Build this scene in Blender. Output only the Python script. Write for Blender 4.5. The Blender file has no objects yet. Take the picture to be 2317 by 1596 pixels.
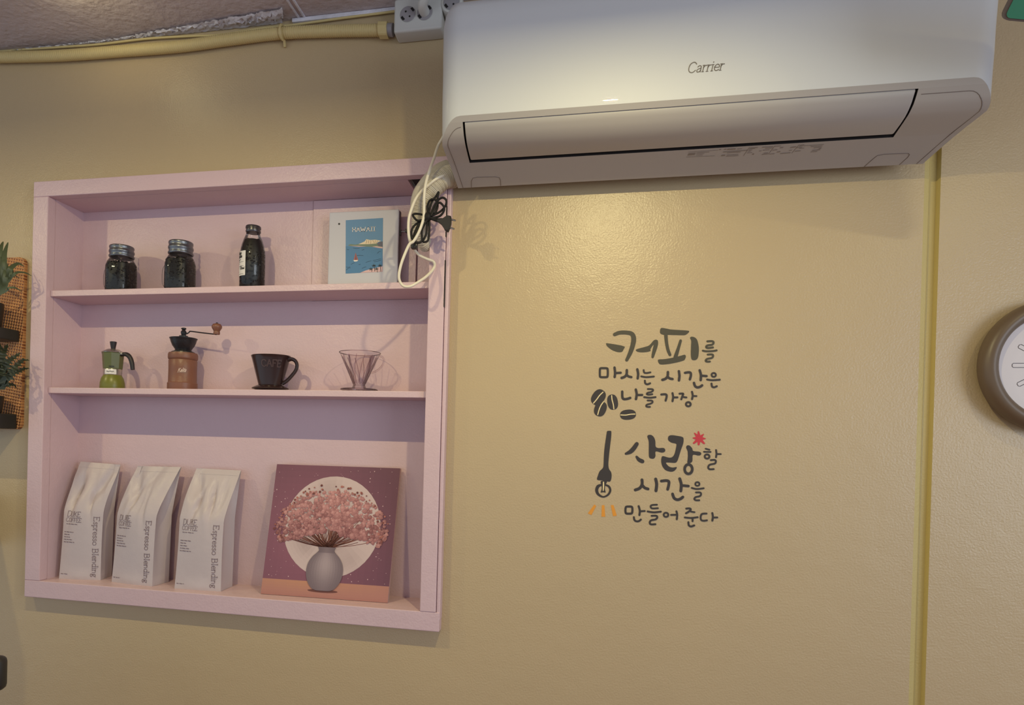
import bpy, bmesh, math, random
from mathutils import Vector, Matrix
random.seed(7)
S = bpy.context.scene
COL = S.collection
# ------------------------------------------------------------------ camera
FPX, CPX, CPY = 1500.0, 1000.0, 1010.76
PSI, RHO, PIT = 0.20442, 0.026637, -0.005373
DIST, ZC = 1.70, 1.55
IW, IH = 2317.0, 1596.0
CAM = Vector((0, -DIST, ZC))
FW = Vector((-math.sin(PSI)*math.cos(PIT), math.cos(PSI)*math.cos(PIT), math.sin(PIT)))
RT = Vector((math.cos(PSI), math.sin(PSI), 0))
UP = RT.cross(FW)
cam_d = bpy.data.cameras.new('camera'); cam = bpy.data.objects.new('camera', cam_d); COL.objects.link(cam)
XC = RT*math.cos(RHO) + UP*math.sin(RHO); YC = -RT*math.sin(RHO) + UP*math.cos(RHO)
m = Matrix((XC, YC, -FW)).transposed().to_4x4(); m.translation = CAM
cam.matrix_world = m
cam_d.sensor_fit = 'HORIZONTAL'; cam_d.sensor_width = 36.0; cam_d.lens = FPX/IW*36.0
cam_d.shift_x = (IW/2 - CPX)/IW; cam_d.shift_y = (CPY - IH/2)/IW
cam_d.clip_start = 0.01
S.camera = cam
# ------------------------------------------------------------------ world, lights, exposure
def lin(c):
    c = c/255.0
    return c/12.92 if c <= 0.04045 else ((c+0.055)/1.055)**2.4
def rgb(r, g, b): return (lin(r), lin(g), lin(b), 1.0)
W = bpy.data.worlds.new('world'); S.world = W; W.use_nodes = True
bg = W.node_tree.nodes['Background']; bg.inputs[0].default_value = (0.77, 0.885, 1.0, 1); bg.inputs[1].default_value = 0.60
def lamp(name, loc, power, col, size, target):
    """a small linear lamp that shines to one side only, like a bulb under an opaque shade"""
    d = bpy.data.lights.new(name, 'AREA'); d.shape = 'RECTANGLE'; d.size, d.size_y = size; d.energy = power; d.color = col
    o = bpy.data.objects.new(name, d); COL.objects.link(o); o.location = loc
    o.rotation_euler = (Vector(target)-Vector(loc)).to_track_quat('-Z', 'Y').to_euler()
    return o
WARM = (1.0, 0.87, 0.45)
for lx, pw in ((-2.02, 3.9), (-0.96, 4.8), (0.06, 6.6), (1.09, 1.2)):     # a row of shaded ceiling lamps, 0.8 m in front of the wall
    lamp('lamp_and_glow_light', (lx, -0.80, 2.39), pw, WARM, (0.034, 0.006), (lx, -0.68, 1.50))
lamp('lamp_and_glow_light', (-1.30, -0.32, 2.645), 0.26, WARM, (0.05, 0.05), (-1.29, -0.27, 2.7))  # upward light without a fixture, added for the warm glow on the ceiling
wd = bpy.data.lights.new('window_daylight', 'AREA'); wd.shape = 'RECTANGLE'; wd.size = 1.8; wd.size_y = 1.3
wd.energy = 34; wd.color = (0.80, 0.88, 1.0)
wo = bpy.data.objects.new('window_daylight', wd); COL.objects.link(wo); wo.location = (3.3, -3.0, 1.75)
wo.rotation_euler = (Vector((0, 0, 1.9))-Vector(wo.location)).to_track_quat('-Z', 'Y').to_euler()
S.view_settings.view_transform = 'Standard'; S.view_settings.look = 'None'
S.view_settings.gamma = 1.0; S.view_settings.use_curve_mapping = False
S.view_settings.exposure = 0.24
# ------------------------------------------------------------------ pixel -> place helpers
def ray(px, py):
    x = px-CPX; y = py-CPY
    u = (math.cos(RHO)*x + math.sin(RHO)*y)/FPX; v = (math.sin(RHO)*x - math.cos(RHO)*y)/FPX
    return FW + RT*u + UP*v
def AY(px, py, y=0.0):
    r = ray(px, py); return CAM + r*((y+DIST)/r.y)
def AZ(px, py, z):
    r = ray(px, py); return CAM + r*((z-ZC)/r.z)
# ------------------------------------------------------------------ materials
MATS = {}
def mat(name, col, rough=0.5, metal=0.0, spec=0.5, bump=None, vary=None, coat=0.0, emit=None):
    """col sRGB tuple; bump = [(scale, strength, detail)], vary = (scale, amount)"""
    if name in MATS: return MATS[name]
    M = bpy.data.materials.new(name); M.use_nodes = True; nt = M.node_tree; N = nt.nodes; L = nt.links
    p = N['Principled BSDF']; p.inputs['Base Color'].default_value = rgb(*col)
    p.inputs['Roughness'].default_value = rough; p.inputs['Metallic'].default_value = metal
    p.inputs['Specular IOR Level'].default_value = spec; p.inputs['Coat Weight'].default_value = coat
    if coat: p.inputs['Coat Roughness'].default_value = 0.006
    tc = N.new('ShaderNodeTexCoord')
    if vary:
        n = N.new('ShaderNodeTexNoise'); n.inputs['Scale'].default_value = vary[0]; n.inputs['Detail'].default_value = 5
        L.new(tc.outputs['Object'], n.inputs['Vector'])
        mx = N.new('ShaderNodeMix'); mx.data_type = 'RGBA'
        c = rgb(*col); a = vary[1]
        mx.inputs[6].default_value = tuple(max(0, x*(1-a)) for x in c[:3])+(1,); mx.inputs[7].default_value = tuple(min(1, x*(1+a)) for x in c[:3])+(1,)
        L.new(n.outputs['Fac'], mx.inputs[0]); L.new(mx.outputs[2], p.inputs['Base Color'])
    prev = None
    for (sc, st, det) in (bump or []):
        n = N.new('ShaderNodeTexNoise'); n.inputs['Scale'].default_value = sc; n.inputs['Detail'].default_value = det
        L.new(tc.outputs['Object'], n.inputs['Vector'])
        b = N.new('ShaderNodeBump'); b.inputs['Strength'].default_value = 1.0; b.inputs['Distance'].default_value = st
        L.new(n.outputs['Fac'], b.inputs['Height'])
        if prev: L.new(prev.outputs[0], b.inputs['Normal'])
        prev = b
    if prev: L.new(prev.outputs[0], p.inputs['Normal'])
    MATS[name] = M; return M
def attr_mat(name, rough=0.6, spec=0.3):
    M = bpy.data.materials.new(name); M.use_nodes = True; nt = M.node_tree; p = nt.nodes['Principled BSDF']
    a = nt.nodes.new('ShaderNodeAttribute'); a.attribute_name = 'print'; nt.links.new(a.outputs['Color'], p.inputs['Base Color'])
    p.inputs['Roughness'].default_value = rough; p.inputs['Specular IOR Level'].default_value = spec
    MATS[name] = M; return M
def glass_mat(name, tint, edge=0.55, base=0.05, rough=0.03):
    M = bpy.data.materials.new(name); M.use_nodes = True; nt = M.node_tree; N = nt.nodes; L = nt.links
    N.remove(N['Principled BSDF']); out = N['Material Output']
    t = N.new('ShaderNodeBsdfTransparent'); t.inputs[0].default_value = tint
    g = N.new('ShaderNodeBsdfGlossy'); g.inputs['Roughness'].default_value = rough
    fr = N.new('ShaderNodeFresnel'); fr.inputs['IOR'].default_value = 1.46
    mr = N.new('ShaderNodeMapRange'); mr.inputs['To Min'].default_value = base; mr.inputs['To Max'].default_value = edge
    L.new(fr.outputs[0], mr.inputs['Value'])
    mx = N.new('ShaderNodeMixShader'); L.new(mr.outputs[0], mx.inputs[0]); L.new(t.outputs[0], mx.inputs[1]); L.new(g.outputs[0], mx.inputs[2])
    L.new(mx.outputs[0], out.inputs['Surface']); MATS[name] = M; return M
mat('wall_paint', (192, 170, 134), 0.28, spec=0.5, bump=[(220, 0.0009, 4), (30, 0.0007, 5), (4, 0.003, 3)], vary=(2.2, 0.05))
mat('groove_paint', (196, 176, 112), 0.4, bump=[(220, 0.0006, 3)])
mat('ceiling_paint', (192, 180, 182), 0.7, bump=[(60, 0.004, 6), (9, 0.01, 4)], vary=(6, 0.10))
mat('ceiling_tape', (214, 212, 222), 0.45, bump=[(90, 0.003, 6)], vary=(25, 0.25))
mat('wood_floor', (146, 88, 60), 0.5, vary=(6, 0.2))
mat('pink_paint', (212, 183, 189), 0.36, spec=0.5, bump=[(190, 0.0007, 4), (30, 0.0012, 4)], vary=(5, 0.05))
mat('ac_gloss', (208, 209, 210), 0.5, spec=0.25, coat=0.5)
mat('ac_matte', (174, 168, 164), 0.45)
mat('dark_gap', (30, 26, 26), 0.9)
mat('seam_line', (112, 100, 94), 0.7)
mat('cap_metal', (92, 90, 94), 0.32, metal=0.8)
mat('logo_grey', (118, 110, 102), 0.35)
mat('label_grey', (140, 128, 118), 0.6)
mat('vinyl_dark', (58, 50, 46), 0.45)
mat('vinyl_dark_warm', (74, 68, 52), 0.45)
mat('vinyl_cream', (226, 206, 158), 0.45)
mat('vinyl_red', (196, 52, 62), 0.45)
mat('vinyl_orange', (226, 150, 46), 0.45)
mat('cable_white', (226, 216, 196), 0.4)
mat('cable_black', (30, 27, 27), 0.6, spec=0.25)
mat('plastic_black', (44, 42, 40), 0.4)
mat('steel', (170, 165, 160), 0.25, metal=1.0)
mat('lid_zinc', (118, 120, 126), 0.34, metal=0.9, bump=[(300, 0.0004, 2)])
mat('pipe_wrap', (196, 186, 168), 0.6, bump=[(90, 0.002, 4)], vary=(30, 0.12))
mat('conduit', (206, 186, 130), 0.5, vary=(20, 0.06))
mat('outlet_plastic', (200, 200, 196), 0.4)
mat('outlet_recess', (150, 146, 150), 0.4)
mat('bean', (26, 20, 19), 0.5, vary=(150, 0.4))
mat('bag_film', (196, 182, 184), 0.40, spec=0.4, bump=[(45, 0.0012, 4)], vary=(9, 0.04))
mat('bag_ink', (124, 102, 106), 0.6)
mat('moka_green', (92, 96, 50), 0.38, spec=0.5, vary=(60, 0.06))
mat('moka_olive', (112, 112, 40), 0.34, spec=0.5)
mat('aluminium', (190, 184, 176), 0.3, metal=0.9)
mat('moka_ink', (40, 40, 34), 0.6)
mat('handle_black', (40, 34, 36), 0.45)
mat('iron_black', (34, 32, 36), 0.35, bump=[(200, 0.0005, 2)])
mat('mill_wood', (124, 80, 62), 0.42, bump=[(120, 0.0005, 3)], vary=(14, 0.16))
mat('mill_print', (214, 186, 170), 0.5)
mat('ceramic_brown', (48, 32, 32), 0.22, spec=0.5)
mat('ceramic_relief', (74, 54, 52), 0.3)
mat('board_white', (196, 193, 201), 0.5, vary=(12, 0.03))
mat('board_edge', (96, 84, 86), 0.6)
mat('clock_rim', (104, 86, 68), 0.4)
mat('clock_dial', (212, 204, 206), 0.45)
mat('clock_ink', (60, 46, 42), 0.5)
mat('paper_label', (226, 220, 216), 0.6)
mat('ink_black', (34, 30, 32), 0.6)
mat('sign_green', (54, 124, 100), 0.45, vary=(20, 0.06))
mat('sign_rim', (88, 76, 72), 0.5)
mat('leaf_grey_green', (74, 84, 56), 0.5, vary=(40, 0.2))
mat('leaf_dark', (38, 46, 30), 0.5, vary=(40, 0.2))
mat('soil', (40, 32, 26), 0.9)
mat('canvas_side', (190, 160, 156), 0.6)
glass_mat('jar_glass', (0.97, 0.98, 0.97, 1), 0.9, 0.0)
glass_mat('dripper_glass', (0.95, 0.92, 0.93, 1), 0.8, 0.0, 0.05)
glass_mat('dripper_rib', (0.84, 0.77, 0.80, 1), 0.8, 0.02, 0.08)
attr_mat('print_matte', 0.5, 0.4)
def cane_material():
    M = bpy.data.materials.new('cane_weave'); M.use_nodes = True; nt = M.node_tree; N = nt.nodes; L = nt.links
    p = N['Principled BSDF']; p.inputs['Roughness'].default_value = 0.55
    tc = N.new('ShaderNodeTexCoord'); mp = N.new('ShaderNodeMapping'); mp.inputs['Rotation'].default_value = (0, math.radians(35), 0)
    L.new(tc.outputs['Object'], mp.inputs['Vector']); sx = N.new('ShaderNodeSeparateXYZ'); L.new(mp.outputs[0], sx.inputs[0])
    def wave(sock, f):
        a = N.new('ShaderNodeMath'); a.operation = 'MULTIPLY'; a.inputs[1].default_value = f; L.new(sock, a.inputs[0])
        b = N.new('ShaderNodeMath'); b.operation = 'SINE'; L.new(a.outputs[0], b.inputs[0]); return b.outputs[0]
    q = N.new('ShaderNodeMath'); q.operation = 'MULTIPLY'; L.new(wave(sx.outputs[0], 2*math.pi/0.0125), q.inputs[0]); L.new(wave(sx.outputs[2], 2*math.pi/0.0125), q.inputs[1])
    r = N.new('ShaderNodeMapRange'); r.inputs['From Min'].default_value = 0.25; r.inputs['From Max'].default_value = 0.6; L.new(q.outputs[0], r.inputs['Value'])
    mx = N.new('ShaderNodeMix'); mx.data_type = 'RGBA'; mx.inputs[6].default_value = rgb(206, 146, 92); mx.inputs[7].default_value = rgb(140, 78, 48)
    L.new(r.outputs[0], mx.inputs[0]); L.new(mx.outputs[2], p.inputs['Base Color'])
    b = N.new('ShaderNodeBump'); b.inputs['Distance'].default_value = 0.002; b.invert = True; L.new(q.outputs[0], b.inputs['Height']); L.new(b.outputs[0], p.inputs['Normal'])
    MATS['cane_weave'] = M
cane_material()
# ------------------------------------------------------------------ mesh builders
class MB:
    def __init__(s): s.v = []; s.f = []; s.c = []
    def add(s, vs, fs, col=None):
        o = len(s.v); s.v += [Vector(v) for v in vs]; s.f += [tuple(i+o for i in f) for f in fs]; s.c += [col]*len(fs); return s
    def box(s, x0, x1, y0, y1, z0, z1, r=0.0, seg=2):
        if r <= 0:
            vs = [(x, y, z) for x in (x0, x1) for y in (y0, y1) for z in (z0, z1)]
            return s.add(vs, [(0, 1, 3, 2), (4, 6, 7, 5), (0, 4, 5, 1), (2, 3, 7, 6), (0, 2, 6, 4), (1, 5, 7, 3)])
        bm = bmesh.new(); bmesh.ops.create_cube(bm, size=1.0)
        for v in bm.verts: v.co = Vector(((x0+x1)/2+v.co.x*(x1-x0), (y0+y1)/2+v.co.y*(y1-y0), (z0+z1)/2+v.co.z*(z1-z0)))
        bmesh.ops.bevel(bm, geom=bm.edges[:], offset=r, segments=seg, affect='EDGES', profile=0.5)
        bm.verts.index_update(); s.add([v.co.copy() for v in bm.verts], [[v.index for v in f.verts] for f in bm.faces]); bm.free(); return s
    def lathe(s, prof, c, seg=32, ex=1.0, ey=1.0, power=2.0, rot=0.0, cap0=True, cap1=True, axis='z', shift=None):
        vs = []; fs = []
        for k, (r, h) in enumerate(prof):
            for i in range(seg):
                a = 2*math.pi*i/seg; ca, sa = math.cos(a), math.sin(a)
                q = 1.0
                if power != 2.0: q = (abs(ca)**power+abs(sa)**power)**(-1.0/power)
                x, y = r*q*ca*ex, r*q*sa*ey
                x, y = x*math.cos(rot)-y*math.sin(rot), x*math.sin(rot)+y*math.cos(rot)
                if shift: x += shift(h)[0]; y += shift(h)[1]
                vs.append((c[0]+x, c[1]+y, c[2]+h) if axis == 'z' else (c[0]+x, c[1]-h, c[2]+y))
        n = len(prof)
        for k in range(n-1):
            for i in range(seg):
                j = (i+1) % seg; fs.append((k*seg+i, k*seg+j, (k+1)*seg+j, (k+1)*seg+i))
        if cap0: fs.append(tuple(range(seg-1, -1, -1)))
        if cap1: fs.append(tuple((n-1)*seg+i for i in range(seg)))
        return s.add(vs, fs)
    def tube(s, pts, r, seg=8, closed=False, caps=True, flat=1.0):
        P = [Vector(p) for p in pts]; n = len(P)
        R = r if isinstance(r, (list, tuple)) else [r]*n
        def tan(i):
            a = P[(i-1) % n] if (closed or i > 0) else P[0]; b = P[(i+1) % n] if (closed or i < n-1) else P[-1]
            t = b-a; return t.normalized() if t.length > 1e-9 else Vector((0, 0, 1))
        t = tan(0); u = t.orthogonal().normalized(); vs = []; fs = []
        for i in range(n):
            t2 = tan(i); u = (u - t2*u.dot(t2)); u = u.normalized() if u.length > 1e-6 else t2.orthogonal().normalized(); w = t2.cross(u)
            for k in range(seg):
                a = 2*math.pi*k/seg; vs.append(P[i] + u*(R[i]*math.cos(a)) + w*(R[i]*flat*math.sin(a)))
        for i in range(n if closed else n-1):
            j = (i+1) % n
            for k in range(seg):
                l = (k+1) % seg; fs.append((i*seg+k, i*seg+l, j*seg+l, j*seg+k))
        if not closed and caps: fs += [tuple(range(seg-1, -1, -1)), tuple((n-1)*seg+k for k in range(seg))]
        return s.add(vs, fs)
    def ball(s, c, rx, ry, rz, n=10, m=6, rot=None):
        vs = []; fs = []
        for i in range(m+1):
            t = math.pi*i/m
            for k in range(n):
                a = 2*math.pi*k/n; v = Vector((rx*math.sin(t)*math.cos(a), ry*math.sin(t)*math.sin(a), rz*math.cos(t)))
                if rot: v = rot @ v
                vs.append(Vector(c)+v)
        for i in range(m):
            for k in range(n): l = (k+1) % n; fs.append((i*n+k, (i+1)*n+k, (i+1)*n+l, i*n+l))
        return s.add(vs, fs)
    def grid(s, fn, nu, nv, col=None):
        vs = [fn(i/nu, j/nv) for j in range(nv+1) for i in range(nu+1)]
        fs = [(j*(nu+1)+i, j*(nu+1)+i+1, (j+1)*(nu+1)+i+1, (j+1)*(nu+1)+i) for j in range(nv) for i in range(nu)]
        return s.add(vs, fs, col)
    # ---- flat marks: map(u, v, h) carries 2-D drawing coordinates to a surface point, h above it
    def poly(s, pts, mp, h, col=None, skirt=True):
        n = len(pts); vs = [mp(p[0], p[1], h) for p in pts]; fs = [tuple(range(n))]
        if skirt:
            vs += [mp(p[0], p[1], 0) for p in pts]; fs += [(i, (i+1) % n, n+(i+1) % n, n+i) for i in range(n)]
        return s.add(vs, fs, col)
    def stroke(s, pts, w, mp, h, closed=False, sub=4, col=None, smooth=True):
        P = [(p[0], p[1], (p[2] if len(p) > 2 else w)) for p in pts]
        if smooth and len(P) > 2: P = spline(P, sub, closed)
        n = len(P); vs = []; fs = []; Lp = []; Rp = []
        for i in range(n):
            a = P[(i-1) % n] if (closed or i > 0) else P[0]; b = P[(i+1) % n] if (closed or i < n-1) else P[-1]
            dx, dy = b[0]-a[0], b[1]-a[1]; d = math.hypot(dx, dy) or 1.0; nx, ny = -dy/d, dx/d; q = P[i][2]/2
            Lp.append((P[i][0]+nx*q, P[i][1]+ny*q)); Rp.append((P[i][0]-nx*q, P[i][1]-ny*q))
        if closed:
            vs = [mp(x, y, h) for x, y in Lp+Rp]+[mp(x, y, 0) for x, y in Lp+Rp]
            for i in range(n):
                j = (i+1) % n; fs += [(i, j, n+j, n+i), (2*n+i, 2*n+j, j, i), (n+i, n+j, 3*n+j, 3*n+i)]
            return s.add(vs, fs, col)
        def cap(i, sgn):
            a = P[i]; b = P[i+1] if sgn < 0 else P[i-1]
            th = math.atan2(a[1]-b[1], a[0]-b[0]); q = a[2]/2
            return [(a[0]+q*math.cos(th+f), a[1]+q*math.sin(th+f)) for f in (-0.9, -0.45, 0, 0.45, 0.9)]
        loop = Lp + list(reversed(cap(n-1, 1))) + list(reversed(Rp)) + list(reversed(cap(0, -1)))
        N = len(loop); vs = [mp(x, y, h) for x, y in loop]+[mp(x, y, 0) for x, y in loop]
        e = n+5
        for i in range(n-1): fs.append((i, i+1, e+n-2-i, e+n-1-i))
        fs.append(tuple(range(n-1, n+6))); fs.append(tuple(range(e+n-1, N))+(0,))
        fs += [(i, (i+1) % N, N+(i+1) % N, N+i) for i in range(N)]
        return s.add(vs, fs, col)
def spline(P, sub=4, closed=False):
    n = len(P); out = []
    for i in range(n if closed else n-1):
        g = lambda k: P[k % n] if closed else P[min(max(k, 0), n-1)]
        a, b, c, d = g(i-1), g(i), g(i+1), g(i+2)
        for k in range(sub):
            t = k/sub
            out.append(tuple(0.5*((2*b[q])+(-a[q]+c[q])*t+(2*a[q]-5*b[q]+4*c[q]-d[q])*t*t+(-a[q]+3*b[q]-3*c[q]+d[q])*t**3) for q in range(len(b))))
    if not closed: out.append(tuple(P[-1]))
    return out
ORG = {}
def thing(name, label, cat, loc=(0, 0, 0), group=None):
    o = bpy.data.objects.new(name, None); COL.objects.link(o); o.location = loc; o.empty_display_size = 0.05
    o['label'] = label; o['category'] = cat
    if group: o['group'] = group
    ORG[o.name] = Vector(loc); return o
def obj(name, b, material, parent=None, smooth=False, label=None, cat=None, group=None, kind=None, origin=(0, 0, 0)):
    """links MB b (world coordinates) as one mesh object"""
    me = bpy.data.meshes.new(name); og = ORG[parent.name] if parent else Vector(origin)
    me.from_pydata([v-og for v in b.v], [], b.f)
    if any(c is not None for c in b.c):
        at = me.color_attributes.new('print', 'FLOAT_COLOR', 'CORNER')
        for p in me.polygons:
            for k, li in enumerate(p.loop_indices):
                c = b.c[p.index]
                at.data[li].color = c if c else (1, 1, 1, 1)
    else: me.validate()
    bm = bmesh.new(); bm.from_mesh(me); bmesh.ops.recalc_face_normals(bm, faces=bm.faces[:]); bm.to_mesh(me); bm.free()
    me.materials.append(MATS[material])
    if smooth:
        for p in me.polygons: p.use_smooth = True
        try: me.set_sharp_from_angle(angle=math.radians(42))
        except Exception: pass
    o = bpy.data.objects.new(name, me); COL.objects.link(o)
    if parent: o.parent = parent; ORG[o.name] = og
    else: o.location = origin; ORG[o.name] = Vector(origin)
    if label: o['label'] = label
    if cat: o['category'] = cat
    if group: o['group'] = group
    if kind: o['kind'] = kind
    return o
# ---- a small stroke alphabet (cap height 1)
GLY = {
 'D': (.85, [[(.1,0),(.1,1)], [(.1,1),(.42,1),(.7,.8),(.76,.5),(.7,.2),(.42,0),(.1,0)]]),
 'U': (.85, [[(.1,1),(.1,.35),(.2,.08),(.4,0),(.6,.08),(.7,.35),(.7,1)]]),
 'K': (.82, [[(.1,0),(.1,1)], [(.66,1),(.12,.45)], [(.28,.6),(.72,0)]]),
 'E': (.72, [[(.1,0),(.1,1)], [(.1,1),(.58,1)], [(.1,.52),(.46,.52)], [(.1,0),(.62,0)], [(.58,1),(.58,.86)], [(.62,0),(.62,.16)]]),
 'F': (.68, [[(.1,0),(.1,1)], [(.1,1),(.58,1)], [(.1,.52),(.46,.52)], [(.58,1),(.58,.86)]]),
 'C': (.8, [[(.7,.8),(.56,.96),(.38,1),(.15,.85),(.06,.5),(.15,.15),(.38,0),(.56,.04),(.72,.2)]]),
 'O': (.9, [[(.42,1),(.15,.86),(.06,.5),(.15,.14),(.42,0),(.7,.14),(.79,.5),(.7,.86),(.42,1)]]),
 'B': (.72, [[(.1,0),(.1,1)], [(.1,1),(.4,1),(.54,.88),(.52,.66),(.35,.54),(.1,.54)], [(.35,.54),(.56,.44),(.62,.24),(.5,.03),(.1,0)]]),
 'G': (.85, [[(.7,.8),(.56,.96),(.38,1),(.15,.85),(.06,.5),(.15,.15),(.38,0),(.6,.04),(.7,.2),(.7,.45)], [(.7,.45),(.45,.45)]]),
 'H': (.8, [[(.1,0),(.1,1)], [(.65,0),(.65,1)], [(.1,.5),(.65,.5)]]),
 'A': (.8, [[(.05,0),(.38,1)], [(.38,1),(.72,0)], [(.18,.38),(.58,.38)]]),
 'W': (1.1, [[(.05,1),(.28,0)], [(.28,0),(.5,.8)], [(.5,.8),(.72,0)], [(.72,0),(.95,1)]]),
 'I': (.5, [[(.25,0),(.25,1)], [(.14,1),(.36,1)], [(.14,0),(.36,0)]]),
 's': (.44, [[(.37,.5),(.28,.61),(.17,.61),(.08,.5),(.13,.38),(.3,.27),(.37,.14),(.26,.01),(.13,.01),(.05,.12)]]),
 'p': (.56, [[(.1,.62),(.1,-.3)], [(.1,.48),(.25,.62),(.42,.55),(.48,.3),(.42,.07),(.26,0),(.1,.1)]]),
 'r': (.4, [[(.1,.62),(.1,0)], [(.1,.4),(.2,.57),(.36,.6)]]),
 'e': (.52, [[(.06,.33),(.46,.33),(.43,.52),(.28,.62),(.12,.53),(.05,.3),(.12,.08),(.28,0),(.46,.1)]]),
 'o': (.58, [[(.28,.62),(.1,.52),(.05,.3),(.1,.08),(.28,0),(.45,.08),(.5,.3),(.45,.52),(.28,.62)]]),
 'l': (.28, [[(.13,0),(.13,1.05)]]),
 'n': (.58, [[(.1,.62),(.1,0)], [(.1,.44),(.24,.6),(.39,.58),(.45,.42),(.45,0)]]),
 'm': (.85, [[(.1,.62),(.1,0)], [(.1,.44),(.22,.6),(.36,.56),(.4,.42),(.4,0)], [(.4,.44),(.52,.6),(.66,.56),(.7,.42),(.7,0)]]),
 'd': (.58, [[(.46,0),(.46,1.05)], [(.46,.5),(.3,.62),(.12,.55),(.05,.3),(.12,.06),(.28,0),(.46,.12)]]),
 'i': (.27, [[(.12,0),(.12,.62)], [(.12,.84),(.12,.88)]]),
 'g': (.55, [[(.26,.62),(.1,.52),(.1,.34),(.26,.24),(.4,.34),(.4,.52),(.26,.62)], [(.18,.26),(.1,.12),(.34,.03),(.46,-.12),(.3,-.28),(.1,-.24),(.06,-.1),(.18,.02)], [(.4,.55),(.5,.62)]]),
 'a': (.52, [[(.08,.5),(.2,.62),(.36,.57),(.4,.4),(.4,0)], [(.4,.36),(.16,.3),(.06,.15),(.15,0),(.3,.04),(.4,.16)]]),
 't': (.38, [[(.16,.85),(.16,.1),(.26,0),(.36,.05)], [(.03,.6),(.34,.6)]]),
 '5': (.6, [[(.5,1),(.15,1),(.12,.58),(.3,.64),(.5,.5),(.5,.2),(.3,0),(.08,.1)]]),
 '0': (.62, [[(.3,1),(.12,.86),(.06,.5),(.12,.14),(.3,0),(.48,.14),(.54,.5),(.48,.86),(.3,1)]]),
}
def text(b, s, mp, h, w=0.1, serif=False, shear=0.0, fit=None, sub=3):
    """lays s out in units of cap height (fit = total width in those units); mp gets (x, y, h)"""
    tot = sum(GLY[c][0] if c != ' ' else .4 for c in s); k = fit/tot if fit else 1.0; x = 0.0
    for c in s:
        if c == ' ': x += .4*k; continue
        adv, st = GLY[c]
        for p in st:
            q = [((x+a*k)+shear*y, y) for a, y in p]
            if len(q) == 2: q = [q[0], ((q[0][0]+q[1][0])/2, (q[0][1]+q[1][1])/2), q[1]]
            b.stroke(q, w, mp, h, sub=sub)
            if serif and len(p) == 2 and abs(p[0][0]-p[1][0]) < 1e-6 and abs(p[0][1]-p[1][1]) > .4:
                for y in (p[0][1], p[1][1]): b.stroke([(x+(p[0][0]-.1)*k+shear*y, y), (x+p[0][0]*k+shear*y, y), (x+(p[0][0]+.1)*k+shear*y, y)], w*.7, mp, h, sub=1)
        x += adv*k
# ================================================================== setting
ZCEIL = 2.70
b = MB()
xs = [-3.4, -1.56, -0.38, 0.752]; zs = [0.0, 1.08, 2.26, ZCEIL]
for i in range(3):
    for j in range(3):
        if (i, j) == (1, 1): continue
        b.add([(xs[i], 0, zs[j]), (xs[i+1], 0, zs[j]), (xs[i+1], 0, zs[j+1]), (xs[i], 0, zs[j+1])], [(0, 1, 2, 3)])
for (p, q) in (((-1.56, 1.08), (-0.38, 1.08)), ((-0.38, 1.08), (-0.38, 2.26)), ((-0.38, 2.26), (-1.56, 2.26)), ((-1.56, 2.26), (-1.56, 1.08))):
    b.add([(p[0], 0, p[1]), (q[0], 0, q[1]), (q[0], 0.17, q[1]), (p[0], 0.17, p[1])], [(0, 1, 2, 3)])
b.add([(0.785, 0, 0), (3.4, 0, 0), (3.4, 0, ZCEIL), (0.785, 0, ZCEIL)], [(0, 1, 2, 3)])
wall = obj('wall_back', b, 'wall_paint', kind='structure')
b = MB()
gp = [(0.752, 0.0), (0.763, 0.004), (0.768, 0.013), (0.782, 0.013), (0.785, 0.0)]
for i in range(4):
    b.add([(gp[i][0], gp[i][1], 0), (gp[i+1][0], gp[i+1][1], 0), (gp[i+1][0], gp[i+1][1], ZCEIL), (gp[i][0], gp[i][1], ZCEIL)], [(0, 1, 2, 3)])
obj('expansion_groove', b, 'groove_paint', parent=wall)
b = MB(); b.box(-3.4, 3.4, -4.5, 0.2, ZCEIL, ZCEIL+0.05); ceil = obj('ceiling', b, 'ceiling_paint', kind='structure')
b = MB()
for dx in (0.0, 0.016): b.box(-0.782+dx, -0.777+dx, -2.0, -0.004, ZCEIL-0.004, ZCEIL+0.001)
obj('panel_joint_strip', b, 'ceiling_tape', parent=ceil)
b = MB(); b.box(-3.4, 3.4, -4.5, 0.2, -0.05, 0.0); obj('floor', b, 'wood_floor', kind='structure')
# ragged plaster tape in the ceiling corner
b = MB(); rnd = random.Random(3)
def tape(u, v):
    px = 30+u*610; edge = 118-px*0.109
    y1 = edge-2 - max(0, (px-240))*0.072
    p = AZ(px, edge+(y1-edge)*v, ZCEIL-0.004) if v > 0.02 else AY(px, edge+3, -0.004)
    p.z = min(p.z, ZCEIL-0.001); p.z -= rnd.uniform(0, 0.007)*(0.3+v*(1-v)*3)*(0.3+u); p.x += rnd.uniform(-.003, .003)
    p.y += rnd.uniform(-.004, .004) if v > .1 else 0; p.y = min(p.y, -0.002)
    return p
b.grid(tape, 120, 7)
obj('trim_1', b, 'ceiling_tape', smooth=True, kind='structure')
b = MB()   # straight white cornice strip where the tape ends
for (x0, x1) in ((-0.80, -0.34), ):
    b.box(x0, x1, -0.012, -0.001, 2.688, 2.699, 0.002)
obj('trim_2', b, 'ceiling_tape', kind='structure')
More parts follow.
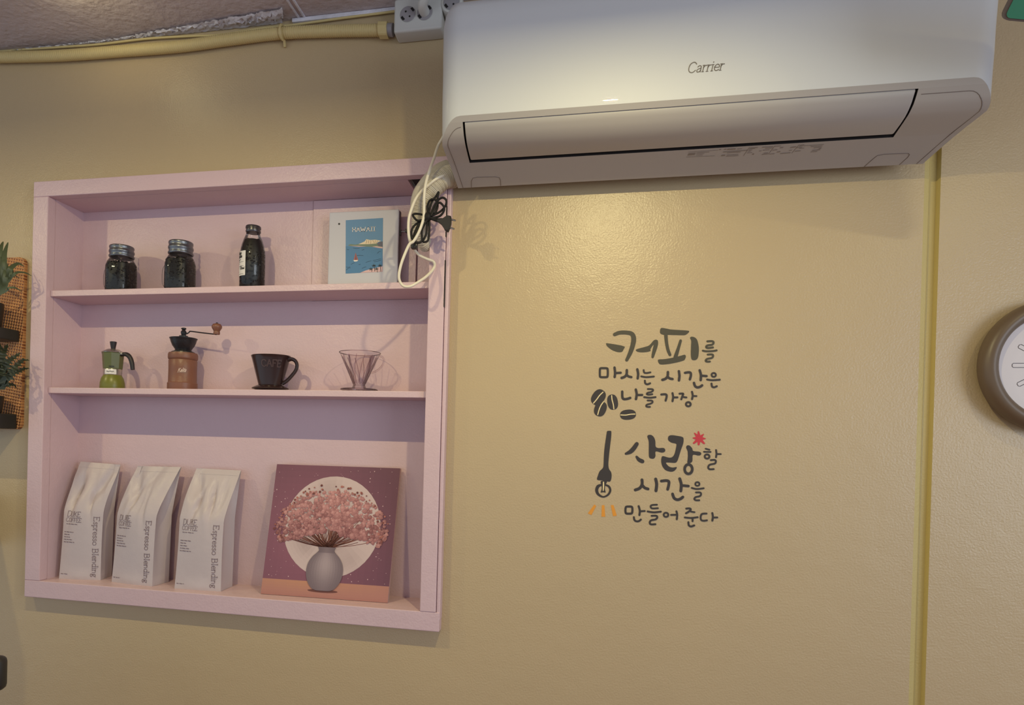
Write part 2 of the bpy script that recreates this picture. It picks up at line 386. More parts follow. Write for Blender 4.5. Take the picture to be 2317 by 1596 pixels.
# ================================================================== built-in pink shelf
FX0, FX1, FZ0, FZ1 = -1.5967, -0.3411, 1.0622, 2.2883
IX0, IX1, IZ0, IZ1 = -1.5458, -0.3931, 1.1121, 2.2435
YF, YB = -0.030, 0.1126
sh = thing('wall_shelf', 'pink painted built-in wall shelf with two boards and a raised frame', 'shelf', (-0.95, 0, 1.07))
b = MB(); b.box(FX0, FX1, YF, 0.0, FZ0, IZ0, 0.002); obj('bottom_rail', b, 'pink_paint', sh)
b = MB(); b.box(FX0, FX1, YF, 0.0, IZ1, FZ1, 0.002); obj('top_rail', b, 'pink_paint', sh)
b = MB(); b.box(FX0, IX0, YF, 0.0, IZ0, IZ1, 0.002); obj('side_stile', b, 'pink_paint', sh)
b = MB(); b.box(IX1, FX1-0.010, YF-0.001, 0.0, IZ0, IZ1, 0.002); obj('side_stile', b, 'pink_paint', sh)
b = MB(); b.box(FX1-0.009, FX1+0.001, YF+0.003, 0.0, IZ0-0.02, IZ1+0.03, 0.002); obj('edge_strip', b, 'pink_paint', sh)
b = MB(); b.box(IX0-0.008, IX0, 0.0, YB, IZ0, IZ1); obj('side_panel', b, 'pink_paint', sh)
b = MB(); b.box(IX1, IX1+0.008, 0.0, YB, IZ0, IZ1); obj('side_panel', b, 'pink_paint', sh)
b = MB(); b.box(IX0-0.008, -0.464, 0.0, YB, IZ1, IZ1+0.008); b.box(-0.464, IX1+.008, 0.065, YB, IZ1, IZ1+0.008); obj('top_panel', b, 'pink_paint', sh)
b = MB(); b.box(IX0-0.008, IX1+0.008, 0.0, YB, IZ0-0.008, IZ0); obj('bottom_panel', b, 'pink_paint', sh)
b = MB(); b.box(IX0, -0.776, YB, YB+0.01, IZ0, IZ1); b.box(-0.776, IX1, YB, YB+0.01, IZ0, 1.9525); b.box(IX0-.008, IX1+.008, YB+.0101, YB+.014, IZ0-.008, IZ1+.008); obj('back_panel', b, 'pink_paint', sh)
b = MB(); b.box(-0.774, -0.464, YB-0.004, YB+0.01, 1.9725, IZ1-0.001); obj('back_panel', b, 'pink_paint', sh)
b = MB(); b.box(-0.459, IX1, YB-0.002, YB+0.01, 1.9725, IZ1-0.001); obj('back_panel', b, 'pink_paint', sh)
b = MB(); b.box(IX0+0.001, IX1-0.001, -0.0147, YB-0.001, 1.9527, 1.9701, 0.0015); obj('shelf_board', b, 'pink_paint', sh)
b = MB(); b.box(IX0+0.001, IX1-0.001, -0.0147, YB-0.001, 1.6666, 1.6836, 0.0015); obj('shelf_board', b, 'pink_paint', sh)
b = MB(); b.box(-0.455, -0.398, -0.015, 0.060, IZ1+0.004, IZ1+0.035); obj('pipe_hole', b, 'dark_gap', sh)
b = MB()   # crack where the stile meets its edge strip
b.box(FX1-0.0105, FX1-0.0088, YF-0.0012, YF+0.01, 1.90, 2.02); b.box(FX1-0.0105, FX1-0.0092, YF-0.0012, YF+0.01, 2.08, 2.16)
obj('stile_crack', b, 'dark_gap', sh)
Z1, Z2, Z3 = 1.9701, 1.6836, 1.1121
# ================================================================== air conditioner
AXL, AR, AYF, AYB = -0.318, 0.0485, -0.245, -0.051      # left end, corner radius, front and back planes
def axr(y): return 0.7256 + 0.0456*min(1.0, (AYB-y)/0.1455)
ZU = [(-.051, 2.195), (-.0995, 2.211), (-.1383, 2.2227), (-.1771, 2.2314), (-.2014, 2.2377), (-.2208, 2.2484), (-.2353, 2.2649), (-.245, 2.2804), (-.2838, 2.3357)]
def axl(y): return AXL - 0.011*min(1.0, (AYB-y)/0.1455)
def zu(y):
    for (a, za), (c, zc) in zip(ZU, ZU[1:]):
        if y >= c: return za+(zc-za)*(a-y)/(a-c)
    return ZU[-1][1]
def under(px, py, lift=0.0006):
    lo, hi = AYF, AYB
    for _ in range(40):
        mid = (lo+hi)/2; p = AY(px, py, mid)
        if p.z > zu(mid): lo, hi = lo, mid    # ray still above the skin: farther from the lens is lower
        else: lo, hi = mid, hi
    p = AY(px, py, (lo+hi)/2); p.z -= lift; return p
def plan(inset, yf, n=8):
    r = AR; pts = []
    xl = axl(yf)+inset; yf = yf+inset; rr = max(r-inset, 0.004)
    for k in range(7): y = AYB+(yf+rr-AYB)*k/6; pts.append((axl(y)+inset, y))
    for k in range(1, n+1):
        a = math.pi*(1+0.5*k/n); pts.append((xl+rr+rr*math.cos(a), yf+rr+rr*math.sin(a)))
    xr = axr(yf)-inset
    for k in range(1, 24): pts.append((xl+rr+(xr-xl-2*rr)*k/24, yf))
    for k in range(0, n+1):
        a = math.pi*(1.5+0.5*k/n); pts.append((xr-rr+rr*math.cos(a), yf+rr+rr*math.sin(a)))
    for k in range(1, 7):
        y = AYB+(yf+rr-AYB)*(1-k/6); pts.append((axr(y)-inset, y))
    return pts
ac = thing('air_conditioner', 'white wall-mounted air conditioner with closed louver above the yellow wall', 'air conditioner', (0.21, AYB, 2.195))
b = MB(); rings = []
for (z, ins) in ((None, 0.0), (2.297, -0.001), (2.336, -0.001), (2.384, 0.0), (2.433, 0.0), (2.487, 0.001), (2.510, 0.005), (2.526, 0.014), (2.534, 0.028)):
    pl = plan(ins, AYF if z is None else AYF-0.10*(z-2.28))
    rings.append([Vector((x, y, max(zu(y), 2.196) if z is None else max(z, zu(y)+0.0))) for x, y in pl])
n = len(rings[0]); vs = [v for r in rings for v in r]
fs = [(k*n+i, k*n+i+1, (k+1)*n+i+1, (k+1)*n+i) for k in range(len(rings)-1) for i in range(n-1)]
fs.append(tuple((len(rings)-1)*n+i for i in range(n)))
b.add(vs, fs); obj('front_panel', b, 'ac_gloss', ac, smooth=True)
def xleft(y):
    d = (AYF+AR)-y; return axl(y) if d <= 0 else axl(AYF)+AR-math.sqrt(max(0, AR*AR-d*d))
def xright(y):
    d = (AYF+AR)-y; xr = axr(AYF); return axr(y) if d <= 0 else xr-AR+math.sqrt(max(0, AR*AR-d*d))
HX0, HX1, HY0, HY1 = -0.2755, 0.6315, -0.1344, -0.2382
dep = lambda L_: [AYB-0.97*q_ for q_ in L_]
b = MB()
def strip(rows, fa, fb, nx):
    vs = []; fs = []
    for y in rows:
        for k in range(nx+1): vs.append((fa(y)+(fb(y)-fa(y))*k/nx, y, zu(y)))
    for j in range(len(rows)-1):
        for k in range(nx): fs.append((j*(nx+1)+k, j*(nx+1)+k+1, (j+1)*(nx+1)+k+1, (j+1)*(nx+1)+k))
    b.add(vs, fs)
strip(dep([0, .02, .04, .06])+[HY0], xleft, xright, 20)
rows = [HY0]+dep([.1, .115, .13, .14, .15, .158, .166, .174, .18, .186])+[HY1]
strip(rows, xleft, lambda y: HX0, 4); strip(rows, lambda y: HX1, xright, 6)
strip([HY1]+dep([.195, .1965, .198, .1992, .2]), xleft, xright, 20)
obj('underside', b, 'ac_matte', ac, smooth=True)
b = MB()
for j in range(len(rows)-1):
    y0, y1 = rows[j], rows[j+1]
    for x in (HX0, HX1): b.add([(x, y0, zu(y0)), (x, y1, zu(y1)), (x, y1, zu(y1)+.03), (x, y0, zu(y0)+.03)], [(0, 1, 2, 3)])
    b.add([(HX0, y0, zu(y0)+.018), (HX1, y0, zu(y0)+.018), (HX1, y1, zu(y1)+.018), (HX0, y1, zu(y1)+.018)], [(0, 1, 2, 3)])
for y in (HY0, HY1): b.add([(HX0, y, zu(y)), (HX1, y, zu(y)), (HX1, y, zu(y)+.03), (HX0, y, zu(y)+.03)], [(0, 1, 2, 3)])
obj('air_outlet', b, 'dark_gap', ac)
b = MB(); vy = dep([.0985, .102, .11, .12, .13, .14, .15, .16, .17, .178, .184, .190])
vs = []; fs = []
for y in vy:
    t = (y-vy[0])/(vy[-1]-vy[0])
    lift = 0.0005 + 0.0035*math.sin(math.pi*min(1, t*1.05))*0.6 + 0.001*(1-t)
    for x in (HX0+.0045, HX0+.007, HX1-.007, HX1-.0045): vs.append((x, y, zu(y)-lift+(0.0015 if x in (HX0+.0045, HX1-.0045) else 0)))
nv = len(vy)
for j in range(nv-1):
    for k in range(3): fs.append((j*4+k, j*4+k+1, (j+1)*4+k+1, (j+1)*4+k))
o0 = len(vs); vs += [(x, y, z+.008) for x, y, z in vs]
fs += [(j*4, (j+1)*4, o0+(j+1)*4, o0+j*4) for j in range(nv-1)]+[(j*4+3, (j+1)*4+3, o0+(j+1)*4+3, o0+j*4+3) for j in range(nv-1)]
fs += [(k, k+1, o0+k+1, o0+k) for k in range(3)]+[((nv-1)*4+k, (nv-1)*4+k+1, o0+(nv-1)*4+k+1, o0+(nv-1)*4+k) for k in range(3)]
b.add(vs, fs); obj('louver', b, 'ac_matte', ac, smooth=True, label='wide closed louver flap')
b = MB()
def seam(pts, r=0.0006): b.tube([Vector((x, y, zu(y)-0.0002)) for x, y in pts], r, 5)
lp = plan(0.013, AYF)
for part_ in ([p for p in lp if p[0] < HX0+.002], [p for p in lp if p[0] > HX1+.004]):
    b = MB(); seam([(x, min(y, AYB-.001)) for x, y in part_]); obj('panel_seam', b, 'seam_line', ac)
for ln_ in (((1067, 424), (1066.5, 410), (1070, 403), (1080, 401), (1120, 400), (1130, 402), (1132.5, 408), (1133, 420)), ((1955, 378), (1975, 360), (1985, 352), (2000, 349), (2045, 347), (2056, 347), (2058, 350), (2054, 356), (2035, 373))):
    b = MB(); b.tube([under(x, y, .0003) for x, y in ln_], 0.0006, 5); obj('screw_cover', b, 'seam_line', ac)
b = MB(); b.box(AXL+.03, 0.69, AYB, -.001, 2.225, 2.50, .004); obj('mounting_plate', b, 'ac_matte', ac)
b = MB()
def frontmap(x0, z0, s): return lambda x, y, h: Vector((x0+x*s, AYF-0.10*((z0+y*s)-2.28)-0.0012-h, z0+y*s))
text(b, 'Carrier', frontmap(0.1974, 2.3304, 0.0199), 0.0004, 0.085, True, 0.2, fit=3.55)
obj('brand_lettering', b, 'logo_grey', ac)
b = MB(); q = lambda cx, cy: (1520+cx/6.097, 300+cy/6.097)
def lbl(x0, y0, x1, y1, th):   # one printed bar, leaning like the label columns
    dx = (y1-y0)*0
    P = [q(x0, y0), q(x1, y1), q(x1-th*.5, y1+th), q(x0-th*.5, y0+th)]
    b.poly([(0, 0)]*4 if False else P, lambda u, v, h: under(u, v, 0.0003+h), 0.0002, skirt=False)
for L_ in ((230,265,640,240,4),(200,335,590,318,4),(232,265,202,335,4),(636,243,588,318,4),(235,285,330,276,14),(225,302,322,294,14),
           (345,275,520,264,6),(340,293,450,287,5),(335,312,430,305,5),(770,222,885,216,18),(905,222,970,217,8),(660,228,685,225,12),(725,224,755,221,12),
           (710,262,1050,238,10),(765,276,950,263,8),(690,308,740,303,18),(760,305,920,296,7),(750,323,925,314,7),
           (1080,208,1190,200,8),(1070,222,1150,215,6),(1060,240,1110,236,7),(1055,256,1090,253,6),(1040,277,1110,271,7),(1115,290,1140,287,16),
           (1250,197,1400,187,9),(1290,215,1390,207,7),(1260,240,1350,234,7),(1205,250,1240,247,7),(1270,280,1330,274,8),(1245,297,1330,290,8),
           (1420,185,1510,179,7),(1500,203,1540,198,12),(1395,238,1460,232,8),(1455,262,1500,256,12),(1350,292,1420,286,8),
           (1640,200,1720,188,12),(1620,243,1660,238,8),(1500,284,1640,272,9),(1770,170,1830,160,9),(1760,183,2100,160,6),(1720,205,1800,196,8),(1760,215,1830,209,6),(1700,252,1780,246,9),
           (1920,190,2080,180,7),(1960,207,2070,198,8),(2030,218,2065,213,10),(1940,240,2050,232,10),(1920,262,2010,255,8)):
    lbl(*L_)
for P in (((1075,200),(990,320)),((1420,185),(1335,298)),((1760,165),(1655,285))):
    b.stroke([q(*P[0]), ((q(*P[0])[0]+q(*P[1])[0])/2, (q(*P[0])[1]+q(*P[1])[1])/2), q(*P[1])], 0.6, lambda u, v, h: under(u, v, 0.0003+h), 0.0002, sub=1)
obj('rating_print', b, 'label_grey', ac)
# ================================================================== wall lettering (vinyl cut-outs)
def MA(u, v, h): p = AY(1310+u/6.436, 720+v/6.436, 0); p.y = -h-0.00005; return p
def MBm(u, v, h): p = AY(1310+u/6.383, 960+v/6.383, 0); p.y = -h-0.00005; return p
HV = 0.0006
def decal(name, mp, label, cat, polys=(), strokes=(), rings_=(), material='vinyl_dark', parent=None, lift=0.0):
    b = MB()
    for k, p in enumerate(polys):
        q_ = [tuple(x) for x in spline([(a, c) for a, c in p], 3, True)]
        b.poly(q_, mp, HV+lift+k*4e-5)
    for k, (pts, w, *cl) in enumerate(strokes): b.stroke(pts, w, mp, HV+2e-4+k*2.5e-5, closed=bool(cl and cl[0]))
    for k, (cx, cy, rx, ry, w) in enumerate(rings_):
        b.stroke([(cx+rx*math.cos(a*math.pi/8), cy+ry*math.sin(a*math.pi/8)) for a in range(16)], w, mp, HV+7e-4+k*3e-5, closed=True, sub=2)
    c = sum((v for v in b.v), Vector())/len(b.v)
    if parent: return obj(name, b, material, parent)
    return obj(name, b, material, label=label, cat=cat, origin=c)
def verse(label, loc): return thing('wall_lettering', label, 'wall decal', loc)
v1 = verse('upper dark Korean vinyl verse of three lines on the yellow wall', AY(1490, 850))
decal('lettering_line', MA, None, None, parent=v1, material='vinyl_dark_warm', polys=[
 [(395,372),(420,368),(590,395),(640,408),(668,422),(650,455),(630,490),(590,498),(540,490),(480,465),(425,425),(400,395)],
 [(830,460),(900,437),(1010,405),(1055,365),(1085,330),(1115,315),(1145,325),(1152,365),(1140,430),(1100,545),(1085,580),(1065,583),(1055,560),(1070,470),(1087,395),(1078,395),(1042,450),(1035,484),(930,500),(850,490)],
 [(1180,200),(1185,165),(1205,144),(1280,155),(1350,168),(1570,182),(1605,195),(1585,222),(1560,240),(1530,250),(1400,248),(1290,245),(1235,245),(1190,228)],
 [(1150,622),(1165,603),(1250,598),(1380,575),(1480,550),(1540,535),(1556,560),(1545,595),(1520,620),(1420,648),(1300,670),(1200,677),(1165,660)],
 [(1618,290),(1640,272),(1690,285),(1725,330),(1745,430),(1742,520),(1732,575),(1710,605),(1675,615),(1640,600),(1629,530),(1632,400),(1634,330)]],
 strokes=[([(520,240,50),(590,214,56),(690,212,58),(770,232,64),(797,300,72),(782,400,68),(745,510,60),(695,612,44)], 55),
 ([(1265,245,52),(1274,350,48),(1295,460,46),(1325,535,42)], 50), ([(1480,330,38),(1450,430,44),(1405,570,58)], 45),
 ([(1870,340),(1940,338),(1960,357),(1940,387),(1870,400),(1852,424),(1880,437),(1950,428)], 30), ([(1805,475),(1850,484),(1950,481),(2003,471)], 29),
 ([(1875,532),(1938,530),(1953,550),(1935,580),(1865,597),(1845,624),(1868,635),(1905,634)], 29)])
decal('lettering_line', MA, None, None, parent=v1, strokes=[
 ([(318,732),(365,730),(408,733),(418,750),(420,795),(417,845),(405,860),(360,862),(318,860),(306,845),(304,795),(306,748)], 32, True),
 ([(518,722),(526,800),(520,858)], 36), ([(530,802),(570,799),(608,797)], 34), ([(697,760),(693,820),(665,855),(622,872)], 37), ([(693,825),(722,850),(762,860)], 35),
 ([(850,748),(862,815),(855,878)], 36), ([(942,758),(950,793),(985,801),(1040,791)], 26), ([(908,850),(980,861),(1090,852)], 27), ([(960,912),(966,950),(996,965),(1036,950)], 28),
 ([(1295,788),(1290,848),(1258,885),(1215,900)], 37), ([(1290,850),(1318,878),(1362,888)], 35), ([(1455,775),(1463,840),(1456,908)], 36),
 ([(1545,798),(1598,790),(1626,800),(1629,840),(1615,893)], 34), ([(1758,762),(1776,830),(1772,903)], 36), ([(1778,838),(1815,842),(1858,845)], 33),
 ([(1675,945),(1690,990),(1725,1010),(1765,1000),(1793,980)], 35), ([(1866,895),(1940,905),(2050,898)], 27), ([(1930,955),(1937,995),(1966,1009),(2006,993)], 28)],
 rings_=[(1962, 828, 31, 28, 25)])
decal('lettering_line', MA, None, None, parent=v1, strokes=[
 ([(630,1072),(632,1150),(652,1180),(700,1178),(746,1163)], 36), ([(828,1042),(841,1110),(830,1180)], 36), ([(842,1120),(880,1121),(920,1120)], 33),
 ([(1003,1034),(1068,1037),(1078,1056),(1050,1078),(1003,1088),(988,1108),(1018,1117),(1068,1109)], 26), ([(950,1152),(1030,1161),(1115,1152)], 27),
 ([(1000,1200),(1062,1204),(1070,1228),(1040,1248),(990,1262),(980,1284),(1000,1294),(1034,1294)], 26),
 ([(1200,1114),(1250,1110),(1275,1120),(1276,1150),(1262,1202)], 31), ([(1362,1094),(1371,1150),(1362,1210)], 30), ([(1372,1155),(1400,1156),(1434,1155)], 28),
 ([(1465,1102),(1505,1099),(1519,1108),(1505,1140),(1490,1183)], 28), ([(1505,1143),(1530,1152),(1565,1156)], 26), ([(1646,1075),(1656,1130),(1646,1180)], 30), ([(1656,1135),(1680,1136),(1710,1137)], 26)],
 rings_=[(1592, 1255, 34, 30, 28)])
v2 = verse('lower dark Korean vinyl verse of three lines on the yellow wall', AY(1520, 1085))
decal('lettering_line', MBm, None, None, parent=v2, polys=[
 [(988,172),(1010,156),(1050,160),(1085,195),(1103,250),(1108,325),(1150,347),(1222,345),(1247,375),(1232,404),(1190,412),(1108,395),(1105,460),(1085,496),(1050,500),(1018,486),(1008,430),(1008,260),(992,200)],
 [(1285,205),(1300,172),(1340,160),(1420,170),(1485,183),(1510,208),(1505,280),(1470,380),(1440,480),(1418,535),(1388,560),(1320,557),(1258,557),(1275,590),(1310,618),(1360,628),(1410,620),(1405,645),(1370,680),(1320,688),(1250,665),(1205,610),(1188,545),(1193,485),(1215,463),(1300,485),(1350,475),(1380,430),(1400,350),(1405,287),(1340,270),(1295,240)],
 [(1548,330),(1565,308),(1600,312),(1635,350),(1650,388),(1740,400),(1766,422),(1755,448),(1720,455),(1645,445),(1638,530),(1610,562),(1570,560),(1565,545),(1572,480),(1570,400),(1552,352)]],
 strokes=[([(835,287,56),(792,350,64),(742,400,60),(678,428,34)], 60), ([(833,473,34),(868,515,54),(915,538,58)], 50),
 ([(1830,356),(1860,364),(1885,371)], 24), ([(1806,400),(1850,402),(1900,402)], 25), ([(1980,376),(1986,430),(1979,478)], 27), ([(1988,433),(2015,433),(2047,433)], 26),
 ([(1905,521),(1962,518),(1977,540),(1960,570),(1888,588),(1866,625),(1888,652),(1945,650)], 27)],
 rings_=[(1581, 650, 55, 68, 38), (1850, 468, 34, 30, 26)])
decal('lettering_line', MBm, None, None, parent=v2, strokes=[
 ([(910,806),(911,870),(878,925),(814,951)], 42), ([(913,880),(950,920),(998,937)], 40), ([(1108,795),(1122,870),(1112,962)], 44),
 ([(1190,823),(1258,816),(1296,828),(1298,870),(1281,942)], 40), ([(1455,790),(1477,870),(1471,965)], 42), ([(1482,886),(1530,890),(1580,895)], 38),
 ([(1352,1010),(1374,1068),(1420,1092),(1465,1080),(1500,1054)], 40), ([(1630,922),(1700,938),(1800,927)], 26),
 ([(1690,987),(1750,988),(1763,1015),(1742,1042),(1686,1055),(1667,1082),(1688,1100),(1737,1100)], 26)], rings_=[(1710, 865, 30, 27, 23)])
decal('lettering_line', MBm, None, None, parent=v2, strokes=[
 ([(688,1193),(722,1191),(758,1193),(770,1210),(772,1245),(768,1280),(755,1292),(722,1294),(688,1292),(675,1280),(671,1245),(675,1208)], 31, True),
 ([(862,1187),(879,1250),(873,1314)], 30), ([(880,1261),(915,1258),(950,1256)], 27), ([(793,1345),(802,1386),(832,1405),(868,1400),(894,1379)], 28),
 ([(1126,1165),(1055,1170),(1035,1192),(1058,1218),(1140,1215)], 25), ([(992,1262),(1080,1275),(1182,1265)], 27),
 ([(1050,1325),(1118,1325),(1130,1352),(1102,1378),(1042,1390),(1022,1424),(1040,1448),(1104,1446)], 27),
 ([(1330,1312),(1370,1311),(1408,1310)], 26), ([(1408,1260),(1419,1312),(1413,1374)], 28),
 ([(1550,1221),(1600,1218),(1615,1236),(1585,1265),(1546,1288)], 27), ([(1602,1258),(1635,1268),(1668,1272)], 24), ([(1528,1348),(1620,1356),(1714,1345)], 26),
 ([(1640,1362),(1641,1380),(1640,1402)], 27), ([(1580,1418),(1587,1460),(1616,1479),(1664,1464)], 28),
 ([(1842,1292),(1778,1298),(1757,1340),(1766,1385),(1802,1396),(1848,1390)], 26), ([(1926,1285),(1934,1340),(1926,1394)], 28), ([(1936,1350),(1965,1349),(1998,1348)], 25)],
 rings_=[(1257, 1310, 33, 30, 25)])
def bean_decal(cx, cy, a, c, tilt, slit, label, lift=0.0):
    P = []
    for k in range(20):
        t = 2*math.pi*k/20; q_ = (abs(math.cos(t))**2.4+abs(math.sin(t))**2.4)**(-1/2.4); x = a*q_*math.cos(t); y = c*q_*math.sin(t)
        P.append((cx+x*math.cos(tilt)-y*math.sin(tilt), cy+x*math.sin(tilt)+y*math.cos(tilt)))
    o = decal('coffee_bean_decal', MA, label, 'wall decal', polys=[P], lift=lift); o['group'] = 'coffee bean decals on the wall'
    b = MB(); b.stroke(slit, 15, MA, HV+lift+2e-4); obj('bean_slit', b, 'vinyl_cream', o)
bean_decal(283, 1155, 122, 92, math.radians(-55), [(350,1080),(300,1128),(255,1190),(212,1240)], 'topmost dark coffee bean decal of the cluster left of the verse')
bean_decal(312, 1322, 112, 86, math.radians(-68), [(356,1222),(322,1270),(295,1330),(273,1408)], 'dark coffee bean decal just below and touching the topmost bean', 3e-4)
bean_decal(490, 1225, 112, 77, math.radians(80), [(476,1130),(482,1190),(500,1260),(508,1325)], 'upright coffee bean decal nearest the third line of the verse')
bean_decal(714, 1408, 116, 74, math.radians(-5), [(610,1412),(680,1414),(750,1402),(816,1399)], 'sideways coffee bean decal lowest under the verse')
sp = thing('spoon_decal', 'dark fork-and-light-bulb vinyl decal left of the lower verse', 'wall decal', AY(1367, 1050))
decal('spoon', MBm, None, None, parent=sp, polys=[[(405,106),(420,98),(455,98),(468,112),(465,190),(452,300),(440,400),(430,500),(425,590),(435,650),(462,690),(472,740),(465,800),(445,832),(400,828),(330,815),(262,803),(275,740),(300,680),(345,635),(355,580),(358,490),(364,400),(372,320),(385,230),(398,140)]])
decal('bulb', MBm, None, None, parent=sp, polys=[[(322,822),(400,828),(398,850),(382,880),(375,940),(385,988),(350,984),(314,988),(328,940),(326,880),(316,855)]],
      strokes=[([(318,880,30),(275,900,44),(256,955,44),(280,1015,36),(350,1052,24),(420,1020,28),(452,960,32),(435,905,30),(390,880,26)], 30)])
b = MB(); b.stroke([(354,840,18),(354,900,20),(350,960,14)], 18, MBm, HV+9e-4); obj('filament', b, 'vinyl_cream', sp)
for k, (P, lb) in enumerate(((((222,1162),(250,1182),(180,1315),(128,1290)), 'left slanting orange light ray decal under the bulb'),
          (((330,1172),(368,1172),(380,1340),(325,1338)), 'middle upright orange light ray decal under the bulb'), (((460,1172),(498,1170),(547,1322),(492,1333)), 'right orange light ray decal nearest the last verse line'))):
    b = MB(); b.poly(P, MBm, HV); c = sum((v for v in b.v), Vector())/len(b.v)
    obj('light_ray_decal', b, 'vinyl_orange', label=lb, cat='wall decal', group='orange ray decals', origin=c)
b = MB(); b.poly([(1737+46*math.cos(t*.524), 208+46*math.sin(t*.524)) for t in range(12)], MBm, HV)
for k, (x, y) in enumerate(((1725,112),(1800,145),(1826,210),(1806,278),(1728,293),(1658,275),(1649,201),(1668,130))):
    b.stroke([(1737,208,52),((1737+x)/2,(208+y)/2,40),(x,y,(22, 10, 12, 26, 30, 24, 14, 12)[k])], 30, MBm, HV+4e-5*(k+1))
obj('star_burst_decal', b, 'vinyl_red', label='small red starburst decal above the lower verse', cat='wall decal', origin=MBm(1737, 208, 0))
# ================================================================== things on the top shelf board
def zat(px, py, y): return AY(px, py, y).z
def jar(px, top, lidb, label, beanlabel, s, fill):
    y = 0.046; c = AY(px, 620, y); cx = c.x; zt = zat(px, top, y); zl = zat(px, lidb, y); H = zl-Z1
    a = 0.037*s
    t = thing('mason_jar', label, 'jar', (cx, y, Z1), 'mason jars of coffee beans')
    prof = [(a*.86, 0.0), (a*.97, .004), (a, .012), (a, H*.62), (a*.985, H*.74), (a*.93, H*.86), (a*.86, H*.94), (a*.80, H*1.0), (a*.80, H*1.08)]
    b = MB(); vs = []; seg = 40; fs = []
    for k, (r, h) in enumerate(prof):
        pw = 4.2 if h < H*.75 else 4.2-2.2*min(1, (h-H*.75)/(H*.25))
        for i in range(seg):
            an = 2*math.pi*i/seg; ca, sa = math.cos(an), math.sin(an); q_ = (abs(ca)**pw+abs(sa)**pw)**(-1/pw)
            vs.append((cx+r*q_*ca, y+r*q_*sa, Z1+h))
    for k in range(len(prof)-1):
        for i in range(seg): j = (i+1) % seg; fs.append((k*seg+i, k*seg+j, (k+1)*seg+j, (k+1)*seg+i))
    fs.append(tuple(range(seg))); b.add(vs, fs); obj('glass_body', b, 'jar_glass', t, smooth=True)
    b = MB(); hp = [(-a*.97, .80), (-a-.008, .82), (-a-.014, .72), (-a-.0155, .5), (-a-.014, .28), (-a-.008, .2), (-a*.97, .22)]
    b.tube(spline([(cx+x, y-.004, Z1+H*q_*.85) for x, q_ in hp], 4), 0.0042, 8); obj('handle', b, 'jar_glass', t, smooth=True)
    R = 0.0345*s; hh = zt-zl; b = MB()
    b.lathe([(R*.98, -.001), (R*1.03, .001), (R*1.03, .004), (R*.97, .006), (R*.97, hh*.36), (R*1.02, hh*.42), (R*1.02, hh*.56), (R*.97, hh*.62), (R*.97, hh*.78), (R*1.0, hh*.84), (R*.99, hh*.96), (R*.95, hh), (R*.85, hh*1.0)], (cx, y, zl), 40)
    obj('screw_lid', b, 'lid_zinc', t, smooth=True)
    # beans inside
    b = MB(); rr = random.Random(int(px)); ai = a*.90; prof2 = [(ai*.9, .003), (ai, .012), (ai, H*.5), (ai*.99, H*fill*.93)]
    b.lathe(prof2, (cx, y, Z1), 28, power=4.2, cap1=False)
    def top_(u, v):
        x = (u*2-1); w = (v*2-1); q_ = 1.0/max(1.0, (abs(x)**4.2+abs(w)**4.2)**(1/4.2))
        return Vector((cx+x*q_*ai*.99, y+w*q_*ai*.99, Z1+H*fill*.93+0.004*(1-max(abs(x), abs(w)))+rr.uniform(0, .0015)))
    b.grid(top_, 8, 8)
    for k in range(300):
        an = rr.uniform(0, 2*math.pi); ca, sa = math.cos(an), math.sin(an); q_ = (abs(ca)**4.2+abs(sa)**4.2)**(-1/4.2)
        if k < 230: p = (cx+ai*q_*ca*.955, y+ai*q_*sa*.955, Z1+rr.uniform(.008, H*fill*.95))
        else: f_ = rr.uniform(.1, .93); p = (cx+ai*q_*ca*f_, y+ai*q_*sa*f_, Z1+H*fill*.93+rr.uniform(.001, .006))
        rot = Matrix.Rotation(rr.uniform(0, 6), 3, 'X') @ Matrix.Rotation(rr.uniform(0, 6), 3, 'Z')
        b.ball(p, .0052, .0036, .0026, 6, 4, rot)
    obj('coffee_beans', b, 'bean', smooth=True, label=beanlabel, cat='coffee beans', kind='stuff')
jar(274.5, 559, 584, 'shorter mason jar mug of coffee beans at the shelf end', 'dark coffee beans filling the shorter mason jar', 1.0, .86)
jar(408, 549, 577, 'taller mason jar mug of coffee beans nearer the bottle', 'dark coffee beans filling the taller mason jar', 1.0, .90)
# bottle
by = 0.051; bc = AY(571, 610, by); bx = bc.x; BH = zat(571, 527, by)-Z1; BT = zat(571, 513, by)-Z1; R = 0.0355
t = thing('glass_bottle', 'clear glass bottle of coffee beans with black cap and paper label', 'bottle', (bx, by, Z1))
sh_ = [(R*.9, 0), (R, .004), (R, BH*.60), (R*.97, BH*.68), (R*.88, BH*.78), (R*.74, BH*.87), (R*.60, BH*.94), (R*.54, BH*.98), (R*.54, BH*1.05)]
b = MB(); b.lathe(sh_, (bx, by, Z1), 40, cap1=False); obj('glass_body', b, 'jar_glass', t, smooth=True)
b = MB(); b.lathe([(R*.565, -.001), (R*.6, .001), (R*.6, .005), (R*.565, .006), (R*.565, .009), (R*.61, .0105), (R*.61, BT-BH-.002), (R*.57, BT-BH)], (bx, by, Z1+BH), 32); obj('cap', b, 'cap_metal', t, smooth=True)
Rl = R+.0006
def onb(x, y, h):   # x metres along the glass from its left limb, y metres up
    a = math.radians(180+38) + x/Rl
    return Vector((bx+(Rl+h)*math.cos(a), by+(Rl+h)*math.sin(a), Z1+y))
zl0 = zat(560, 630, by)-Z1; zl1 = zat(560, 575, by)-Z1
b = MB(); b.grid(lambda u, v: onb(-.022+.052*u, zl0+(zl1-zl0)*v, 0), 16, 1); lab = obj('paper_label', b, 'paper_label', t, smooth=True)
b = MB(); hh = (zl1-zl0)
def lm(x0, y0, s): return lambda x, y, h: onb(x0+x*s, zl0+y0+y*s, .0003+h)
